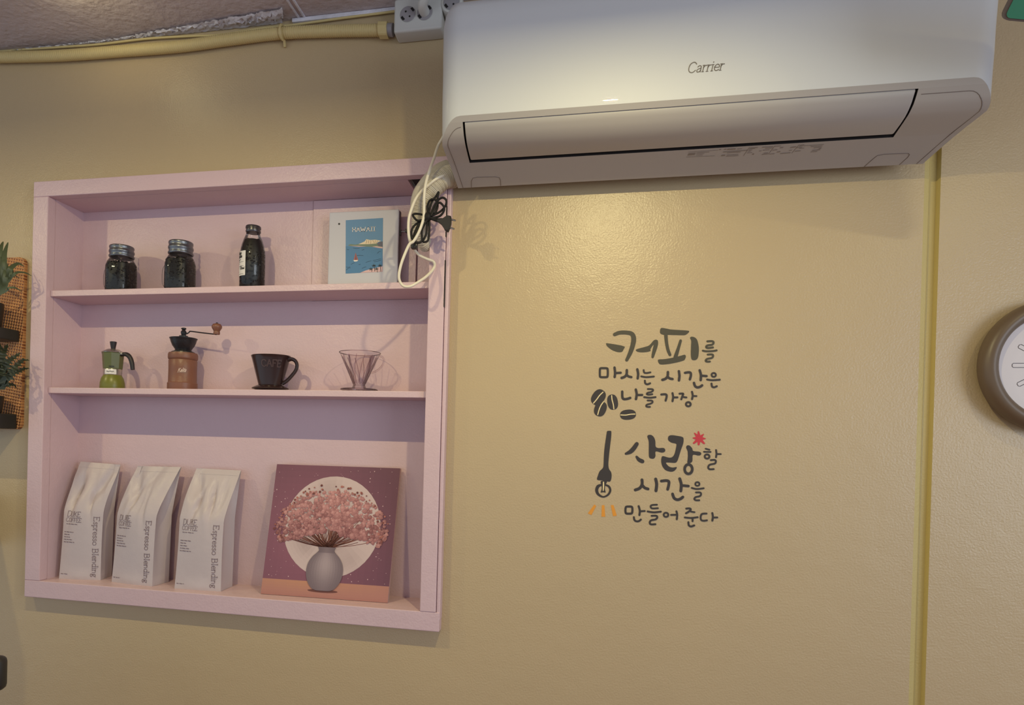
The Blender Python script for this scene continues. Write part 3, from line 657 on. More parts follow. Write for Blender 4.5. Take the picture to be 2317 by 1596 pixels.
text(b, 'Glass', lm(-.007, hh*.865, .0085), .0002, .19); text(b, 'Bottle', lm(-.007, hh*.73, .0085), .0002, .19); text(b, '500ml', lm(.0095, hh*.25, .006), .0002, .2)
for (x0, x1, q_) in ((-.005, .011, .655), (-.005, .004, .62), (-.005, .024, .555), (-.005, .0, .50), (-.005, .024, .39), (.0095, .016, .37), (-.004, .0, .345), (-.005, -.001, .17), (-.005, .024, .065)):
    b.stroke([(x0, q_*hh), ((x0+x1)/2, q_*hh), (x1, q_*hh)], .0007 if x1 > .02 else .0014, lambda x, y, h: onb(x, zl0+y, .0003+h), .0002, sub=2)
obj('label_print', b, 'ink_black', lab)
b = MB(); Ri = R*.91
b.lathe([(Ri*.9, .003), (Ri, .008), (Ri, BH*.6), (Ri*.96, BH*.69), (Ri*.86, BH*.79), (Ri*.72, BH*.865), (Ri*.4, BH*.885)], (bx, by, Z1), 28)
rr = random.Random(5)
for k in range(300):
    a = rr.uniform(0, 6.283); h = rr.uniform(.006, BH*.87); q_ = 1 if h < BH*.62 else 1-.42*((h-BH*.62)/(BH*.25))**1.6
    b.ball((bx+Ri*.955*q_*math.cos(a), by+Ri*.955*q_*math.sin(a), Z1+h), .005, .0035, .0026, 6, 4, Matrix.Rotation(rr.uniform(0, 6), 3, 'X') @ Matrix.Rotation(rr.uniform(0, 6), 3, 'Z'))
obj('coffee_beans', b, 'bean', smooth=True, label='dark coffee beans filling the tall glass bottle', cat='coffee beans', kind='stuff')
# white board with a travel print
yb = 0.0667; x0 = AY(743, 560, yb).x; x1 = AY(901, 560, yb).x; zt = zat(820, 477, yb)
t = thing('picture_board', 'white square board with a small blue Hawaii travel print', 'picture', ((x0+x1)/2, yb, Z1))
b = MB(); b.box(x0, x1, yb, yb+.006, Z1, zt, .0028); obj('board_face', b, 'board_white', t)
b = MB(); b.box(x0+.001, x1+.001, yb+.0062, yb+.020, Z1, zt-.002, .002); obj('board_back', b, 'board_edge', t)
def pm(cx, cy, h): p = AY(720+cx/7.6, 450+cy/7.6, yb); p.y = yb-.0002-h; return p
C_ = lambda r, g, b_: rgb(r, g, b_)
b = MB()
b.poly([(475,370),(1115,330),(1106,1255),(473,1287)], pm, .0003, C_(96,138,176))
b.poly([(474,818),(700,822),(900,835),(1108,862),(1106,1255),(473,1287)], pm, .0005, C_(74,124,166))
b.poly([(515,800),(560,780),(640,790),(720,775),(790,765),(1020,768),(1108,740),(1108,855),(1010,838),(880,826),(700,820),(560,815)], pm, .0006, C_(112,128,112))
b.poly([(690,785),(760,755),(800,735),(830,698),(900,712),(985,706),(1085,725),(1030,745),(1010,770),(860,782)], pm, .0007, C_(226,206,176))
b.poly([(1010,775),(1060,745),(1108,735),(1108,825),(1040,815)], pm, .0008, C_(92,92,110))
b.poly([(930,824),(1000,818),(1108,832),(1108,856),(1010,842)], pm, .0009, C_(214,176,176))
b.poly([(545,812),(700,812),(830,822),(700,826)], pm, .0009, C_(214,176,176))
b.poly([(720,1275),(820,1235),(900,1212),(1000,1190),(1107,1160),(1106,1255)], pm, .0007, C_(216,178,178))
b.poly([(645,930),(690,1055),(612,1055)], pm, .0008, C_(168,92,88)); b.poly([(648,950),(662,1052),(640,1052)], pm, .001, C_(90,70,96))
b.poly([(605,1058),(690,1056),(672,1078),(625,1082)], pm, .001, C_(236,226,214))
for k, p in enumerate([[(605,850),(660,858),(710,852)], [(755,885),(775,880),(790,870)], [(1020,940),(1045,912),(1075,905)], [(670,978),(720,975),(775,978)], [(820,1098),(870,1078),(910,1070)], [(945,1065),(1010,1050),(1080,1032)],
          [(960,1085),(1020,1075),(1080,1055)], [(565,1130),(600,1110),(625,1100)], [(485,1175),(520,1180),(550,1172)], [(485,1225),(520,1195),(555,1190)], [(755,1198),(790,1182),(825,1172)], [(700,1130),(715,1135),(725,1128)], [(495,870),(515,880),(530,872)],
          [(835,715),(825,770)], [(870,720),(865,768)], [(905,722),(900,770)], [(940,718),(960,762)], [(985,715),(975,760)], [(1020,722),(1000,765)]]):
    if len(p) == 2: p = [p[0], ((p[0][0]+p[1][0])/2+4, (p[0][1]+p[1][1])/2), p[1]]
    b.stroke([(x, y) for x, y in p], 6, pm, .0009, col=C_(44,76,106) if k < 13 else C_(150,126,110))
for k, (x, y0, y1) in enumerate(((925,1255,1215), (975,1250,1155), (1020,1262,1212), (1078,1250,1155))):
    b.stroke([(x, y0), (x-6, (y0+y1)/2), (x-12, y1)], 8, pm, .0011, col=C_(70,58,62))
    for dx, dy in ((-34, -8), (-26, 16), (22, 14), (26, -10), (-6, -28)): b.stroke([(x-12, y1), (x-12+dx*.6, y1+dy*.6-6), (x-12+dx, y1+dy)], 9, pm, .0012, col=C_(40,56,66))
po = obj('travel_print', b, 'print_matte', t)
b = MB(); text(b, 'HAWAII', lambda x, y, h: pm(586+x*68, 570-x*68*.035-y*70, h), .0016, .17, fit=5.95); obj('print_title', b, 'paper_label', po)
b = MB(); b.lathe([(.0028, 0), (.0026, .0008)], (AY(767.4, 507, yb).x, yb, zat(767.4, 507, yb)), 14, axis='y'); obj('screw_hole', b, 'ink_black', t)
b = MB(); zp = zat(905, 521, yb); b.tube([(x1-.002, yb+.012, zp), (x1+.018, yb+.012, zp)], .0022, 8); obj('side_pin', b, 'steel', t)
b = MB(); b.box(x1+.017, x1+.022, yb+.004, yb+.020, zp-.004, zp+.005, .001); b.box(x1+.0015, x1+.004, yb+.006, yb+.018, zp-.011, zp+.006, .0008); obj('side_clip', b, 'iron_black', t)
# ================================================================== things on the middle board
my = 0.051
mx = AY(254.5, 860, my).x
Zm = lambda px, py: zat(px, py, my)
t = thing('moka_pot', 'small green stovetop coffee pot with black handle', 'coffee pot', (mx, my, Z2))
h1 = Zm(254, 849.5)-Z2; h2 = Zm(254, 836)-Z2; h3 = Zm(254, 799)-Z2; h4 = Zm(254, 791)-Z2; h5 = Zm(254, 773.5)-Z2
o8 = math.pi/8+.12
b = MB(); b.lathe([(.0345, 0), (.0352, .002), (.0345, h1*.45), (.031, h1*.78), (.026, h1*.97), (.0255, h1)], (mx, my, Z2), 24); obj('water_chamber', b, 'moka_olive', t, smooth=True)
b = MB(); b.lathe([(.0245, h1-.001), (.0258, h1), (.0262, h1+.002), (.0262, h2-.001), (.0255, h2)], (mx, my, Z2), 32); band = obj('metal_band', b, 'aluminium', t, smooth=True)
b = MB(); b.lathe([(.0265, h2), (.0272, h2+.003), (.0305, h3-.002), (.0312, h3)], (mx, my, Z2), 8, rot=o8)
b.add([(mx-.0285, my-.010, Z2+h3), (mx-.0285, my+.010, Z2+h3), (mx-.0405, my, Z2+h3+.001), (mx-.0275, my, Z2+h3-.016)], [(0, 2, 3), (1, 3, 2), (0, 1, 2)])
up_ = obj('pouring_pot', b, 'moka_green', t)
b = MB(); b.lathe([(.0315, h3), (.0320, h3+.0015), (.030, h3+.003), (.016, h4), (.006, h4+.002)], (mx, my, Z2), 24); lid = obj('lid', b, 'aluminium', t, smooth=True)
b = MB(); b.lathe([(.0055, h4), (.0065, h4+.003), (.0095, h5-.003), (.0098, h5-.001), (.008, h5)], (mx, my, Z2), 20); obj('knob', b, 'handle_black', lid, smooth=True)
b = MB(); hp = spline([(.028, h3-.006, .0052), (.038, h3-.004, .0062), (.050, h3-.006, .0068), (.060, h3-.016, .0070), (.066, h3-.032, .0066), (.068, h3-.045, .0062), (.069, h3-.0505, .0058)], 4)
b.tube([(mx+x, my-.001, Z2+z) for x, z, r in hp], [r for x, z, r in hp], 10); obj('handle', b, 'handle_black', t, smooth=True)
b = MB(); b.tube([(mx+.026, my-.006, Z2+h3-.003), (mx+.038, my-.006, Z2+h3-.003)], .004, 8); obj('hinge', b, 'aluminium', t, smooth=True)
fd = Vector((-mx, -DIST-my, 0)).normalized(); ang0 = math.atan2(fd.y, fd.x)
def onr(cx, cy, R_, da=0.0):
    return lambda x, y, h: Vector((cx+(R_+h)*math.cos(ang0+da+x/R_), cy+(R_+h)*math.sin(ang0+da+x/R_), y))
b = MB(); mq = onr(mx, my, .0275, -.12)
for (x0, x1_, q_) in ((-.006, .006, .0065),): b.stroke([(x0, q_), (0, q_), (x1_, q_)], .0026, lambda x, y, h: mq(x, Z2+h2+y, h), .0014, sub=3)
obj('print_mark', b, 'moka_ink', up_)
b = MB(); mb_ = onr(mx, my, .0262, -.2); zc = (h1+h2)/2
b.grid(lambda u, v: mb_(-.018+.033*u, Z2+h1+.002+(h2-h1-.004)*v, .0004), 10, 1); plate = obj('name_plate', b, 'paper_label', band)
b = MB(); pts = [(-.012+k*.0017, zc+(.0014 if k % 2 else -.0014)*(1.0 if k % 3 else .4)) for k in range(13)]
b.stroke(pts, .0011, lambda x, y, h: mb_(x, Z2+y, .0005+h), .0002, sub=3); obj('plate_print', b, 'moka_ink', plate)
# hand mill
gx = AY(413, 860, my).x; G = lambda py: zat(413, py, my)-Z2
t = thing('coffee_mill', 'wooden hand coffee mill with black iron bowl and crank', 'coffee grinder', (gx, my, Z2))
b = MB(); R = .0405
b.lathe([(R*1.03, 0), (R*1.04, .002), (R*1.04, G(868)), (R*1.0, G(867)), (R*.985, G(866)), (R*.97, G(838)), (R*.985, G(817)), (R*.95, G(815.5)), (R*1.01, G(814)), (R*1.03, G(811)), (R*1.03, G(804)), (R*.99, G(800)), (R*.6, G(799.5))], (gx, my, Z2), 40); body = obj('wooden_body', b, 'mill_wood', t, smooth=True)
ang0s = ang0; ang0 = math.atan2(-DIST-my, -gx); mk = onr(gx, my, R*.98, -.34)
b = MB(); text(b, 'Kalita', lambda x, y, h: mk(x*.0105, Z2+G(845)+y*.0105+x*.0008, h), .0006, .13, shear=.3, fit=2.1)
b.stroke([(-.002, G(846.5)), (.01, G(846)), (.022, G(845))], .0004, lambda x, y, h: mk(x, Z2+y, h), .0006, sub=4); obj('brand_print', b, 'mill_print', body)
b = MB(); b.lathe([(R*.84, G(800)), (R*.82, G(797.5)), (R*.62, G(795)), (R*.56, G(792.5)), (R*.60, G(790)), (R*.76, G(783)), (R*.87, G(775)), (R*.92, G(769)), (R*.97, G(767)), (R*.97, G(766)), (R*.90, G(766)), (R*.5, G(784))], (gx, my, Z2), 40); obj('iron_bowl', b, 'iron_black', t, smooth=True)
b = MB(); b.lathe([(.004, G(784)), (.004, G(764)), (.0125, G(763)), (.0125, G(760.5)), (.006, G(759)), (.0075, G(756)), (.0085, G(752)), (.006, G(749)), (.0045, G(747)), (.0072, G(745)), (.0072, G(743)), (.004, G(742))], (gx, my, Z2), 20); obj('spindle', b, 'iron_black', t, smooth=True)
ga = [(gx+.004, my, Z2+G(755)), (gx+.012, my-.001, Z2+G(755.5)), (gx+.020, my-.002, Z2+G(752)), (gx+.024, my-.002, Z2+G(750.5)), (gx+.06, my-.003, Z2+G(754)), (gx+.1, my-.004, Z2+G(757.5)), (gx+.108, my-.004, Z2+G(758.5))]
b = MB(); b.tube(spline(ga, 4), .0026, 8, flat=.7); obj('crank_arm', b, 'iron_black', t, smooth=True)
kx = gx+.109; ky = my-.004
b = MB(); kz = Z2+G(758.5); b.lathe([(.0085, 0), (.0092, .002), (.0092, .007), (.0085, .009), (.0105, .013), (.0145, .0195), (.0145, .0245), (.011, .030), (.004, .032)], (kx, ky, kz), 24); kn = obj('wooden_knob', b, 'mill_wood', t, smooth=True)
b = MB(); b.lathe([(.0028, .031), (.0032, .034), (.002, .035)], (kx, ky, kz), 12); obj('knob_pin', b, 'iron_black', kn)
# dark ceramic dripper
dx_ = AY(612, 860, my).x; Dz = lambda py: zat(612, py, my)-Z2
t = thing('ceramic_dripper', 'dark brown ceramic coffee dripper embossed CAFE', 'coffee dripper', (dx_, my, Z2))
b = MB(); b.lathe([(.034, Dz(873)), (.0345, Dz(871)), (.0545, Dz(813)), (.0565, Dz(808.5)), (.0575, Dz(807)), (.0565, Dz(805.5)), (.053, Dz(806)), (.03, Dz(860))], (dx_, my, Z2), 44, ey=.82); cup = obj('cone', b, 'ceramic_brown', t, smooth=True)
b = MB(); b.lathe([(.036, 0), (.037, .003), (.044, .0045), (.0525, .007), (.0535, .009), (.052, .0105), (.036, Dz(872))], (dx_, my, Z2), 44, ey=.82); obj('foot_plate', b, 'ceramic_brown', t, smooth=True)
b = MB(); hp = [(.052, Dz(815)), (.064, Dz(813)), (.0755, Dz(818)), (.080, Dz(828)), (.076, Dz(839)), (.064, Dz(851)), (.050, Dz(862)), (.037, Dz(868))]
b.tube(spline([(dx_+x, my, Z2+z) for x, z in hp], 4), .0048, 10, flat=1.3); obj('handle', b, 'ceramic_brown', t, smooth=True)
ang0 = math.atan2(-DIST-my, -dx_)
def ond(x, y, h):
    z = Dz(833)+y; rr_ = .0345+(.0545-.0345)*(z-Dz(871))/(Dz(813)-Dz(871)); a = ang0-.62+x/.046
    return Vector((dx_+(rr_+h)*math.cos(a), my+(rr_+h)*.82*math.sin(a), Z2+z))
b = MB(); text(b, 'CAFE', lambda x, y, h: ond(x*.0185, y*.0185, h), .0013, .17, fit=2.9); obj('embossed_lettering', b, 'ceramic_relief', cup, smooth=True)
# clear ribbed dripper
vx = AY(813, 860, my).x; Vz = lambda py: zat(813, py, my)-Z2
t = thing('clear_dripper', 'clear ribbed cone coffee dripper with loop handle', 'coffee dripper', (vx, my, Z2))
def cone_r(z): return .0165+(.0555-.0165)*max(0, (z-Vz(872)))/(Vz(800)-Vz(872))
b = MB(); pr = [(cone_r(Vz(872)+(Vz(800)-Vz(872))*k/10), Vz(872)+(Vz(800)-Vz(872))*k/10) for k in range(11)]
b.lathe(pr+[(.0575, Vz(800)), (.0575, Vz(798.5)), (.0545, Vz(798.5))], (vx, my, Z2), 48, cap0=False, cap1=False); obj('cone', b, 'dripper_glass', t, smooth=True)
for k in range(14):
    b = MB(); pts = []
    for q_ in range(9):
        z = Vz(868)+(Vz(806)-Vz(868))*q_/8; a = 2*math.pi*k/14+.38*q_/8; r = cone_r(z)-.0012
        pts.append((vx+r*math.cos(a), my+r*math.sin(a), Z2+z))
    b.tube(pts, .0010, 6); obj('spiral_rib', b, 'dripper_rib', t, smooth=True)
b = MB(); b.lathe([(.022, 0), (.022, .004), (.050, .006), (.0515, .0075), (.050, .0095), (.020, .011), (.0165, Vz(872))], (vx, my, Z2), 44); obj('foot_plate', b, 'dripper_glass', t, smooth=True)
for r_, z_ in ((.0572, Vz(799)), (.0512, .0075)):
    b = MB(); b.tube([(vx+r_*math.cos(k*math.pi/24), my+r_*math.sin(k*math.pi/24), Z2+z_) for k in range(48)], .0009, 6, closed=True); obj('edge_bead', b, 'dripper_rib', t, smooth=True)
b = MB(); hp = [(.054, Vz(806)), (.064, Vz(808)), (.0695, Vz(815)), (.066, Vz(826)), (.054, Vz(837)), (.040, Vz(843)), (.034, Vz(844))]
b.tube(spline([(vx+x, my, Z2+z) for x, z in hp], 4), .0026, 8); obj('handle', b, 'dripper_glass', t, smooth=True)
# ================================================================== coffee bags and canvas on the bottom board
def bag(FL, FR, depth, TL, TR, label, seed, kink):
    FL = Vector((FL[0], FL[1], Z3)); FR = Vector((FR[0], FR[1], Z3)); TL = Vector(TL); TR = Vector(TR)
    ex = (FR-FL).normalized(); ey = Vector((-ex.y, ex.x, 0)); w = (FR-FL).length; rr = random.Random(seed)
    cr = [(rr.uniform(.05, .95), rr.uniform(.66, .95), rr.uniform(.05, .13), rr.uniform(.05, .16), rr.uniform(-.011, .008), rr.uniform(-.9, .9)) for _ in range(14)]
    cr += [(.5+kink*.28, .84, .10, .16, -.020, .9*kink), (.28-kink*.05, .70, .045, .16, -.011, .35), (.64, .68, .045, .16, -.010, -.35), (.5, .02, .3, .05, .004, 0)]
    def front(u, t_, h=0.0):
        base = FL+(FR-FL)*u; top = TL+(TR-TL)*u
        s = t_*t_*(3-2*t_)
        k = 0.0 if t_ < .58 else ((t_-.58)/.42)**1.25          # the face folds back to the seam
        p = base.copy(); p.z = Z3+(top.z-Z3)*t_
        xy = base.lerp(top, 0.22*t_+0.78*k); p.x, p.y = xy.x, xy.y
        nar = 1-.05*math.sin(math.pi*min(1, t_*1.15))
        mid = FL.lerp(FR, .5).lerp(TL.lerp(TR, .5), 0.22*t_+.78*k); p.x = mid.x+(p.x-mid.x)*nar; p.y = mid.y+(p.y-mid.y)*nar
        bulge = .010*math.sin(math.pi*min(1, max(0, t_)))*(1-(2*u-1)**2)
        for (cu, ct, su, st, am, sk) in cr:
            du = (u-cu-(t_-ct)*sk)/su; dt = (t_-ct)/st; bulge += am*math.exp(-du*du-dt*dt)*(0.35+.65*min(1, (1-t_)*4))
        return p - ey*(bulge+h)
    def back(u, t_):
        f0 = front(u, t_); k = 0.0 if t_ < .58 else ((t_-.58)/.42)**1.1
        b0 = (FL+(FR-FL)*u)+ey*depth; q_ = b0.lerp(TL+(TR-TL)*u, .25*t_+.75*k); q_.z = f0.z
        if q_.y > YB-.004: q_.y = YB-.004
        return q_
    b = MB(); nu, nt = 30, 44
    b.grid(lambda u, v: front(u, v), nu, nt)
    b.grid(lambda u, v: back(u, v)+Vector((0, .0008, 0)), 8, nt)
    for u_ in (0.0, 1.0):
        sg = 1 if u_ else -1
        def gus(a, v):
            p = front(u_, v).lerp(back(u_, v), a); dep = .016*math.sin(math.pi*a)*(0.25+.75*min(1, max(0, (v-.1)*1.6)))
            return p-ex*sg*dep*(1 if v > .06 else .4)
        b.grid(gus, 8, nt)
    b.grid(lambda u, v: front(u, 0).lerp(back(u, 0), v)+Vector((0, 0, .0006)), 8, 3)
    t = thing('coffee_bag', label, 'coffee bag', FL.lerp(FR, .5)+ey*depth*.5, 'grey coffee bags on the bottom board')
    fo = obj('foil_pouch', b, 'bag_film', t, smooth=True)
    b = MB(); b.grid(lambda u, v: front(u, .955+.045*v, .0006), 24, 2); obj('top_seal', b, 'bag_film', t, smooth=True)
    b = MB(); hgt = TL.z-Z3; sw = w
    def fm(u0, t0, s): return lambda x, y, h: front(u0+x*s/sw, t0+y*s/hgt, .0009+h)
    text(b, 'DUKE', fm(.10, .537, .0160), .0002, .062, True, .12, fit=2.95, sub=4)
    text(b, 'COFFEE', fm(.08, .493, .0120), .0002, .07, True, .12, fit=4.5, sub=4)
    obj('brand_print', b, 'bag_ink', t); b = MB()
    def words(u0, u1, t0, th):
        u = u0
        while u < u1-.01:
            l_ = min(rr.uniform(.03, .085), u1-u)
            b.stroke([(u, t0), (u+l_*.3, t0+.0008), (u+l_*.65, t0-.0008), (u+l_, t0)], th, lambda x, y, h: front(x, y, .0009+h), .0002, sub=2); u += l_+.022
    words(.10, .40, .474, .0050)
    for k, u1 in enumerate((.31, .22, .25, .30, .34)): words(.06, u1, .405-.0215*k, .0052)
    words(.04, .20, .045, .0044)
    obj('small_print', b, 'bag_ink', t, kind='stuff'); b = MB()
    sE = .0165
    text(b, 'Espresso Blending', lambda x, y, h: front(.80+y*sE/sw, .548-x*sE/hgt, .0009+h), .0002, .078, True, fit=.525*hgt/sE, sub=4)
    obj('side_print', b, 'bag_ink', t)
zt_ = 1.458
bag((-1.5173, 0.0138), (-1.3920, 0.0352), .062, (-1.5112, 0.0841, 1.4624), (-1.3747, 0.0881, 1.4573), 'grey coffee bag nearest the left side of the shelf', 11, 1)
bag((-1.3462, 0.0250), (-1.1996, 0.0087), .068, (-1.3116, 0.0841, 1.4553), (-1.1639, 0.0820, 1.4573), 'middle grey coffee bag of the three on the bottom board', 23, -1)
bag((-1.1262, 0.0067), (-0.9837, 0.0128), .068, (-1.1140, 0.0841, 1.4553), (-0.9704, 0.0861, 1.4533), 'grey coffee bag nearest the flower canvas', 37, -1)
# flower canvas
KBL, KBR, KTL, KTR = Vector((-0.8645, 0.0189, 1.1131)), Vector((-0.4969, 0.0270, 1.1131)), Vector((-0.8564, 0.0841, 1.4757)), Vector((-0.4918, 0.0861, 1.4757))
KTR = KTL+(KBR-KBL)
kn_ = (KBR-KBL).cross(KTL-KBL).normalized()
if kn_.y > 0: kn_ = -kn_
def km(u, v, h): return KBL.lerp(KBR, u).lerp(KTL.lerp(KTR, u), v)+kn_*h
t = thing('canvas_print', 'square canvas print of a flower vase before a full moon', 'picture', km(.5, 0, 0))
b = MB(); cs = [km(u, v, h) for h in (0, -.012) for u, v in ((0, 0), (1, 0), (1, 1), (0, 1))]
b.add(cs, [(0, 1, 2, 3), (4, 7, 6, 5), (0, 4, 5, 1), (1, 5, 6, 2), (2, 6, 7, 3), (3, 7, 4, 0)]); obj('stretched_canvas', b, 'canvas_side', t)
b = MB(); rr = random.Random(9)
def mixc(a, c, k): return tuple(a[i]+(c[i]-a[i])*k for i in range(3))+(1,)
DK, MD = rgb(112, 72, 86), rgb(150, 94, 110)
for i in range(20):
    for j in range(18):
        u0, u1, v0, v1 = i/20, (i+1)/20, .118+j*.882/18, .118+(j+1)*.882/18
        k = max(0, 1-math.hypot((u0+.025-.3)/.75, (v0-.4)/.8)); b.add([km(u0, v0, .0002), km(u1, v0, .0002), km(u1, v1, .0002), km(u0, v1, .0002)], [(0, 1, 2, 3)], mixc(DK, MD, k))
for j in range(6):
    v0, v1 = .118*j/6, .118*(j+1)/6
    for i in range(10): b.add([km(i/10, v0, .0002), km((i+1)/10, v0, .0002), km((i+1)/10, v1, .0002), km(i/10, v1, .0002)], [(0, 1, 2, 3)], mixc(rgb(176, 122, 112), rgb(196, 140, 108), j/6*(1-abs(i-3)/9)))
for k in range(150):
    u, v, s = rr.random(), rr.uniform(.13, .99), rr.choice((.0018, .0025, .0025, .004))
    b.poly([(u+s*math.cos(a*1.257), v+s*math.sin(a*1.257)) for a in range(5)], km, .0004, rgb(226, 190, 190), skirt=False)
MU, MV, MR = .505, .535, .385
cs_ = [(rr.uniform(-.8, .8), rr.uniform(-.8, .8), rr.uniform(.15, .4)) for _ in range(9)]
for i in range(14):
    for j in range(44):
        r0, r1 = MR*i/14, MR*(i+1)/14; a0, a1 = 2*math.pi*j/44, 2*math.pi*(j+1)/44
        P = [(MU+r*math.cos(a), MV+r*math.sin(a)) for r, a in ((r0, a0), (r1, a0), (r1, a1), (r0, a1))]
        P = [p for p in P if p[1] > .118] if min(p[1] for p in P) < .118 else P
        if len(P) < 3: continue
        q_ = sum(math.exp(-(((r1*math.cos(a0))/MR-x)**2+((r1*math.sin(a0))/MR-y)**2)/s/s) for x, y, s in cs_)
        b.poly(P, km, .0006, mixc(rgb(208, 184, 180), rgb(172, 148, 146), min(1, q_*.5)), skirt=False)
h = .0010
for k in range(110):    # stems
    a = rr.uniform(.12, 3.02); l = rr.uniform(.1, .3); x1_, y1_ = .49+math.cos(a)*l*1.25, .385+math.sin(a)*l*.8+.02
    b.stroke([(.49+rr.uniform(-.045, .045), .375), ((.49+x1_)/2, (.38+y1_)/2-.012), (x1_, y1_)], .004, km, h, sub=3, col=mixc(rgb(96, 52, 48), rgb(150, 96, 78), rr.random()))
for k in range(900):    # blossom clusters
    a = rr.uniform(-.5, math.pi+.5); q_ = math.sqrt(rr.random()); u = .50+math.cos(a)*q_*.445; v = .50+.10*abs(math.cos(a))*q_*q_*0+math.sin(a)*q_*(.315 if math.sin(a) > 0 else .20)
    if v < .40+.0*abs(u-.49): continue
    s = rr.uniform(.008, .025)*(1.15-.45*q_); lum = rr.random()*.6+.4*max(0, (v-.4)/.4); lum = min(1, max(0, lum))
    hh_ = h+.0002+k*1.2e-6
    n_ = 7; ph = rr.random()*6
    b.poly([(u+s*(1+.25*math.sin(3*a_*.9+ph))*math.cos(a_*.8976+ph), v+s*(1+.25*math.cos(2*a_+ph))*math.sin(a_*.8976+ph)) for a_ in range(n_)], km, hh_, mixc(rgb(122, 70, 72), rgb(206, 146, 142), lum), skirt=False)
    if s > .010: b.poly([(u-.15*s+.55*s*math.cos(a_*1.047), v+.25*s+.5*s*math.sin(a_*1.047)) for a_ in range(6)], km, hh_+.6e-6, mixc(rgb(146, 90, 90), rgb(218, 164, 158), lum), skirt=False)
for k in range(70):     # loose sprigs round the rim
    a = rr.uniform(-.45, math.pi+.45); u = .50+math.cos(a)*.46*rr.uniform(.82, 1.0); v = .50+math.sin(a)*(.36 if math.sin(a) > 0 else .17)*rr.uniform(.85, 1.0); s = rr.uniform(.005, .010)
    b.poly([(u+s*math.cos(a_*1.047), v+s*math.sin(a_*1.047)) for a_ in range(6)], km, h+.0014+k*1e-6, mixc(rgb(104, 52, 48), rgb(186, 116, 104), rr.random()), skirt=False)
vp = [(.001, .0545), (.055, .056), (.095, .075), (.128, .12), (.145, .185), (.138, .25), (.11, .30), (.075, .335), (.062, .352), (.064, .365), (.072, .378)]
vp = spline(vp, 5)
b.poly([(.49+.12*math.cos(a*.3927), .052+.012*math.sin(a*.3927)) for a in range(16)], km, .0008, rgb(110, 66, 58), skirt=False)
for i in range(len(vp)-1):
    (r0, z0), (r1, z1) = vp[i], vp[i+1]
    for j in range(14):
        s0, s1 = -1+2*j/14, -1+2*(j+1)/14; sm = (s0+s1)/2
        k = math.exp(-((sm-.0)/.6)**2)*math.exp(-((z0-.25)/.14)**2)*.8+.1
        b.add([km(.49+s0*r0, z0, .0026), km(.49+s1*r0, z0, .0026), km(.49+s1*r1, z1, .0026), km(.49+s0*r1, z1, .0026)], [(0, 1, 2, 3)], mixc(rgb(112, 94, 100), rgb(178, 158, 160), k*(1 if z0 < .33 else .4)))
obj('flower_print', b, 'print_matte', t)
# ================================================================== cables and pipe by the air conditioner
def cr1(cx, cy, y): return AY(880+cx/7.254, 340+cy/7.254, y)
def cr2(cx, cy, y): return AY(880+cx/7.254, 520+cy/7.254, y)
# wrapped refrigerant pipe
pp = [cr1(1060, 430, -.032), cr1(960, 440, -.047), cr1(850, 500, -.057), cr1(740, 610, -.062), cr1(640, 740, -.062), cr1(560, 900, -.057), cr1(510, 1080, -.052), cr1(500, 1280, -.047), cr1(560, 1480, -.032), cr1(620, 1560, -.012)]
ps = spline([tuple(p) for p in pp], 24); rr = random.Random(4); n = len(ps)
t = thing('refrigerant_pipe', 'thick wrapped pale pipe running from the air conditioner into the shelf', 'pipe', ps[-1])
b = MB(); b.tube(ps, [(.0285-.009*min(1, k/n*1.3))*(1+.035*math.sin(k*1.9)+rr.uniform(-.02, .02)) for k in range(n)], 20); obj('ribbed_wrap', b, 'pipe_wrap', t, smooth=True)
pp2 = [cr1(960, 290, -.022), cr1(850, 330, -.032), cr1(720, 430, -.042), cr1(600, 560, -.047), cr1(500, 700, -.042), cr1(450, 850, -.032), cr1(440, 1000, -.022)]
b = MB(); b.tube(spline([tuple(p) for p in pp2], 10), [.020-.0001*k for k in range(61)], 14); obj('foam_sleeve', b, 'pipe_wrap', t, smooth=True)
# looping white cable
wc = [Vector((-.290, -.125, 2.345)), Vector((-.312, -.118, 2.338)), cr1(985, -430, -.095), cr1(935, -320, -.09), cr1(880, -200, -.082), cr1(820, -100, -.072), cr1(780, 0, -.077), cr1(740, 130, -.084), cr1(650, 380, -.097), cr1(603, 560, -.104), cr1(580, 750, -.104), cr1(578, 950, -.100), cr1(570, 1100, -.100), cr1(530, 1250, -.102), cr1(470, 1390, -.104), cr1(400, 1500, -.106),
      cr2(330, 250, -.107), cr2(230, 480, -.110), cr2(180, 650, -.110), cr2(165, 780, -.108), cr2(190, 870, -.105), cr2(250, 930, -.102), cr2(350, 930, -.096), cr2(450, 880, -.088), cr2(600, 780, -.072), cr2(715, 665, -.050), cr2(750, 585, -.040), cr2(725, 520, -.040), cr2(620, 480, -.046), cr2(500, 420, -.054), cr2(420, 330, -.067), cr2(370, 250, -.082),
      cr1(342, 1480, -.097), cr1(322, 1350, -.102), cr1(325, 1150, -.102), cr1(360, 1000, -.100), cr1(430, 820, -.094), cr1(520, 690, -.090), cr1(640, 580, -.090), cr1(750, 490, -.088), cr1(860, 430, -.082), cr1(990, 390, -.062), cr1(1080, 370, -.042)]
b = MB(); b.tube(spline([tuple(p) for p in wc], 6), .0036, 10)
obj('looped_cable', b, 'cable_white', smooth=True, label='white cable looping down from the air conditioner over the shelf edge', cat='cable', origin=tuple(wc[0]))
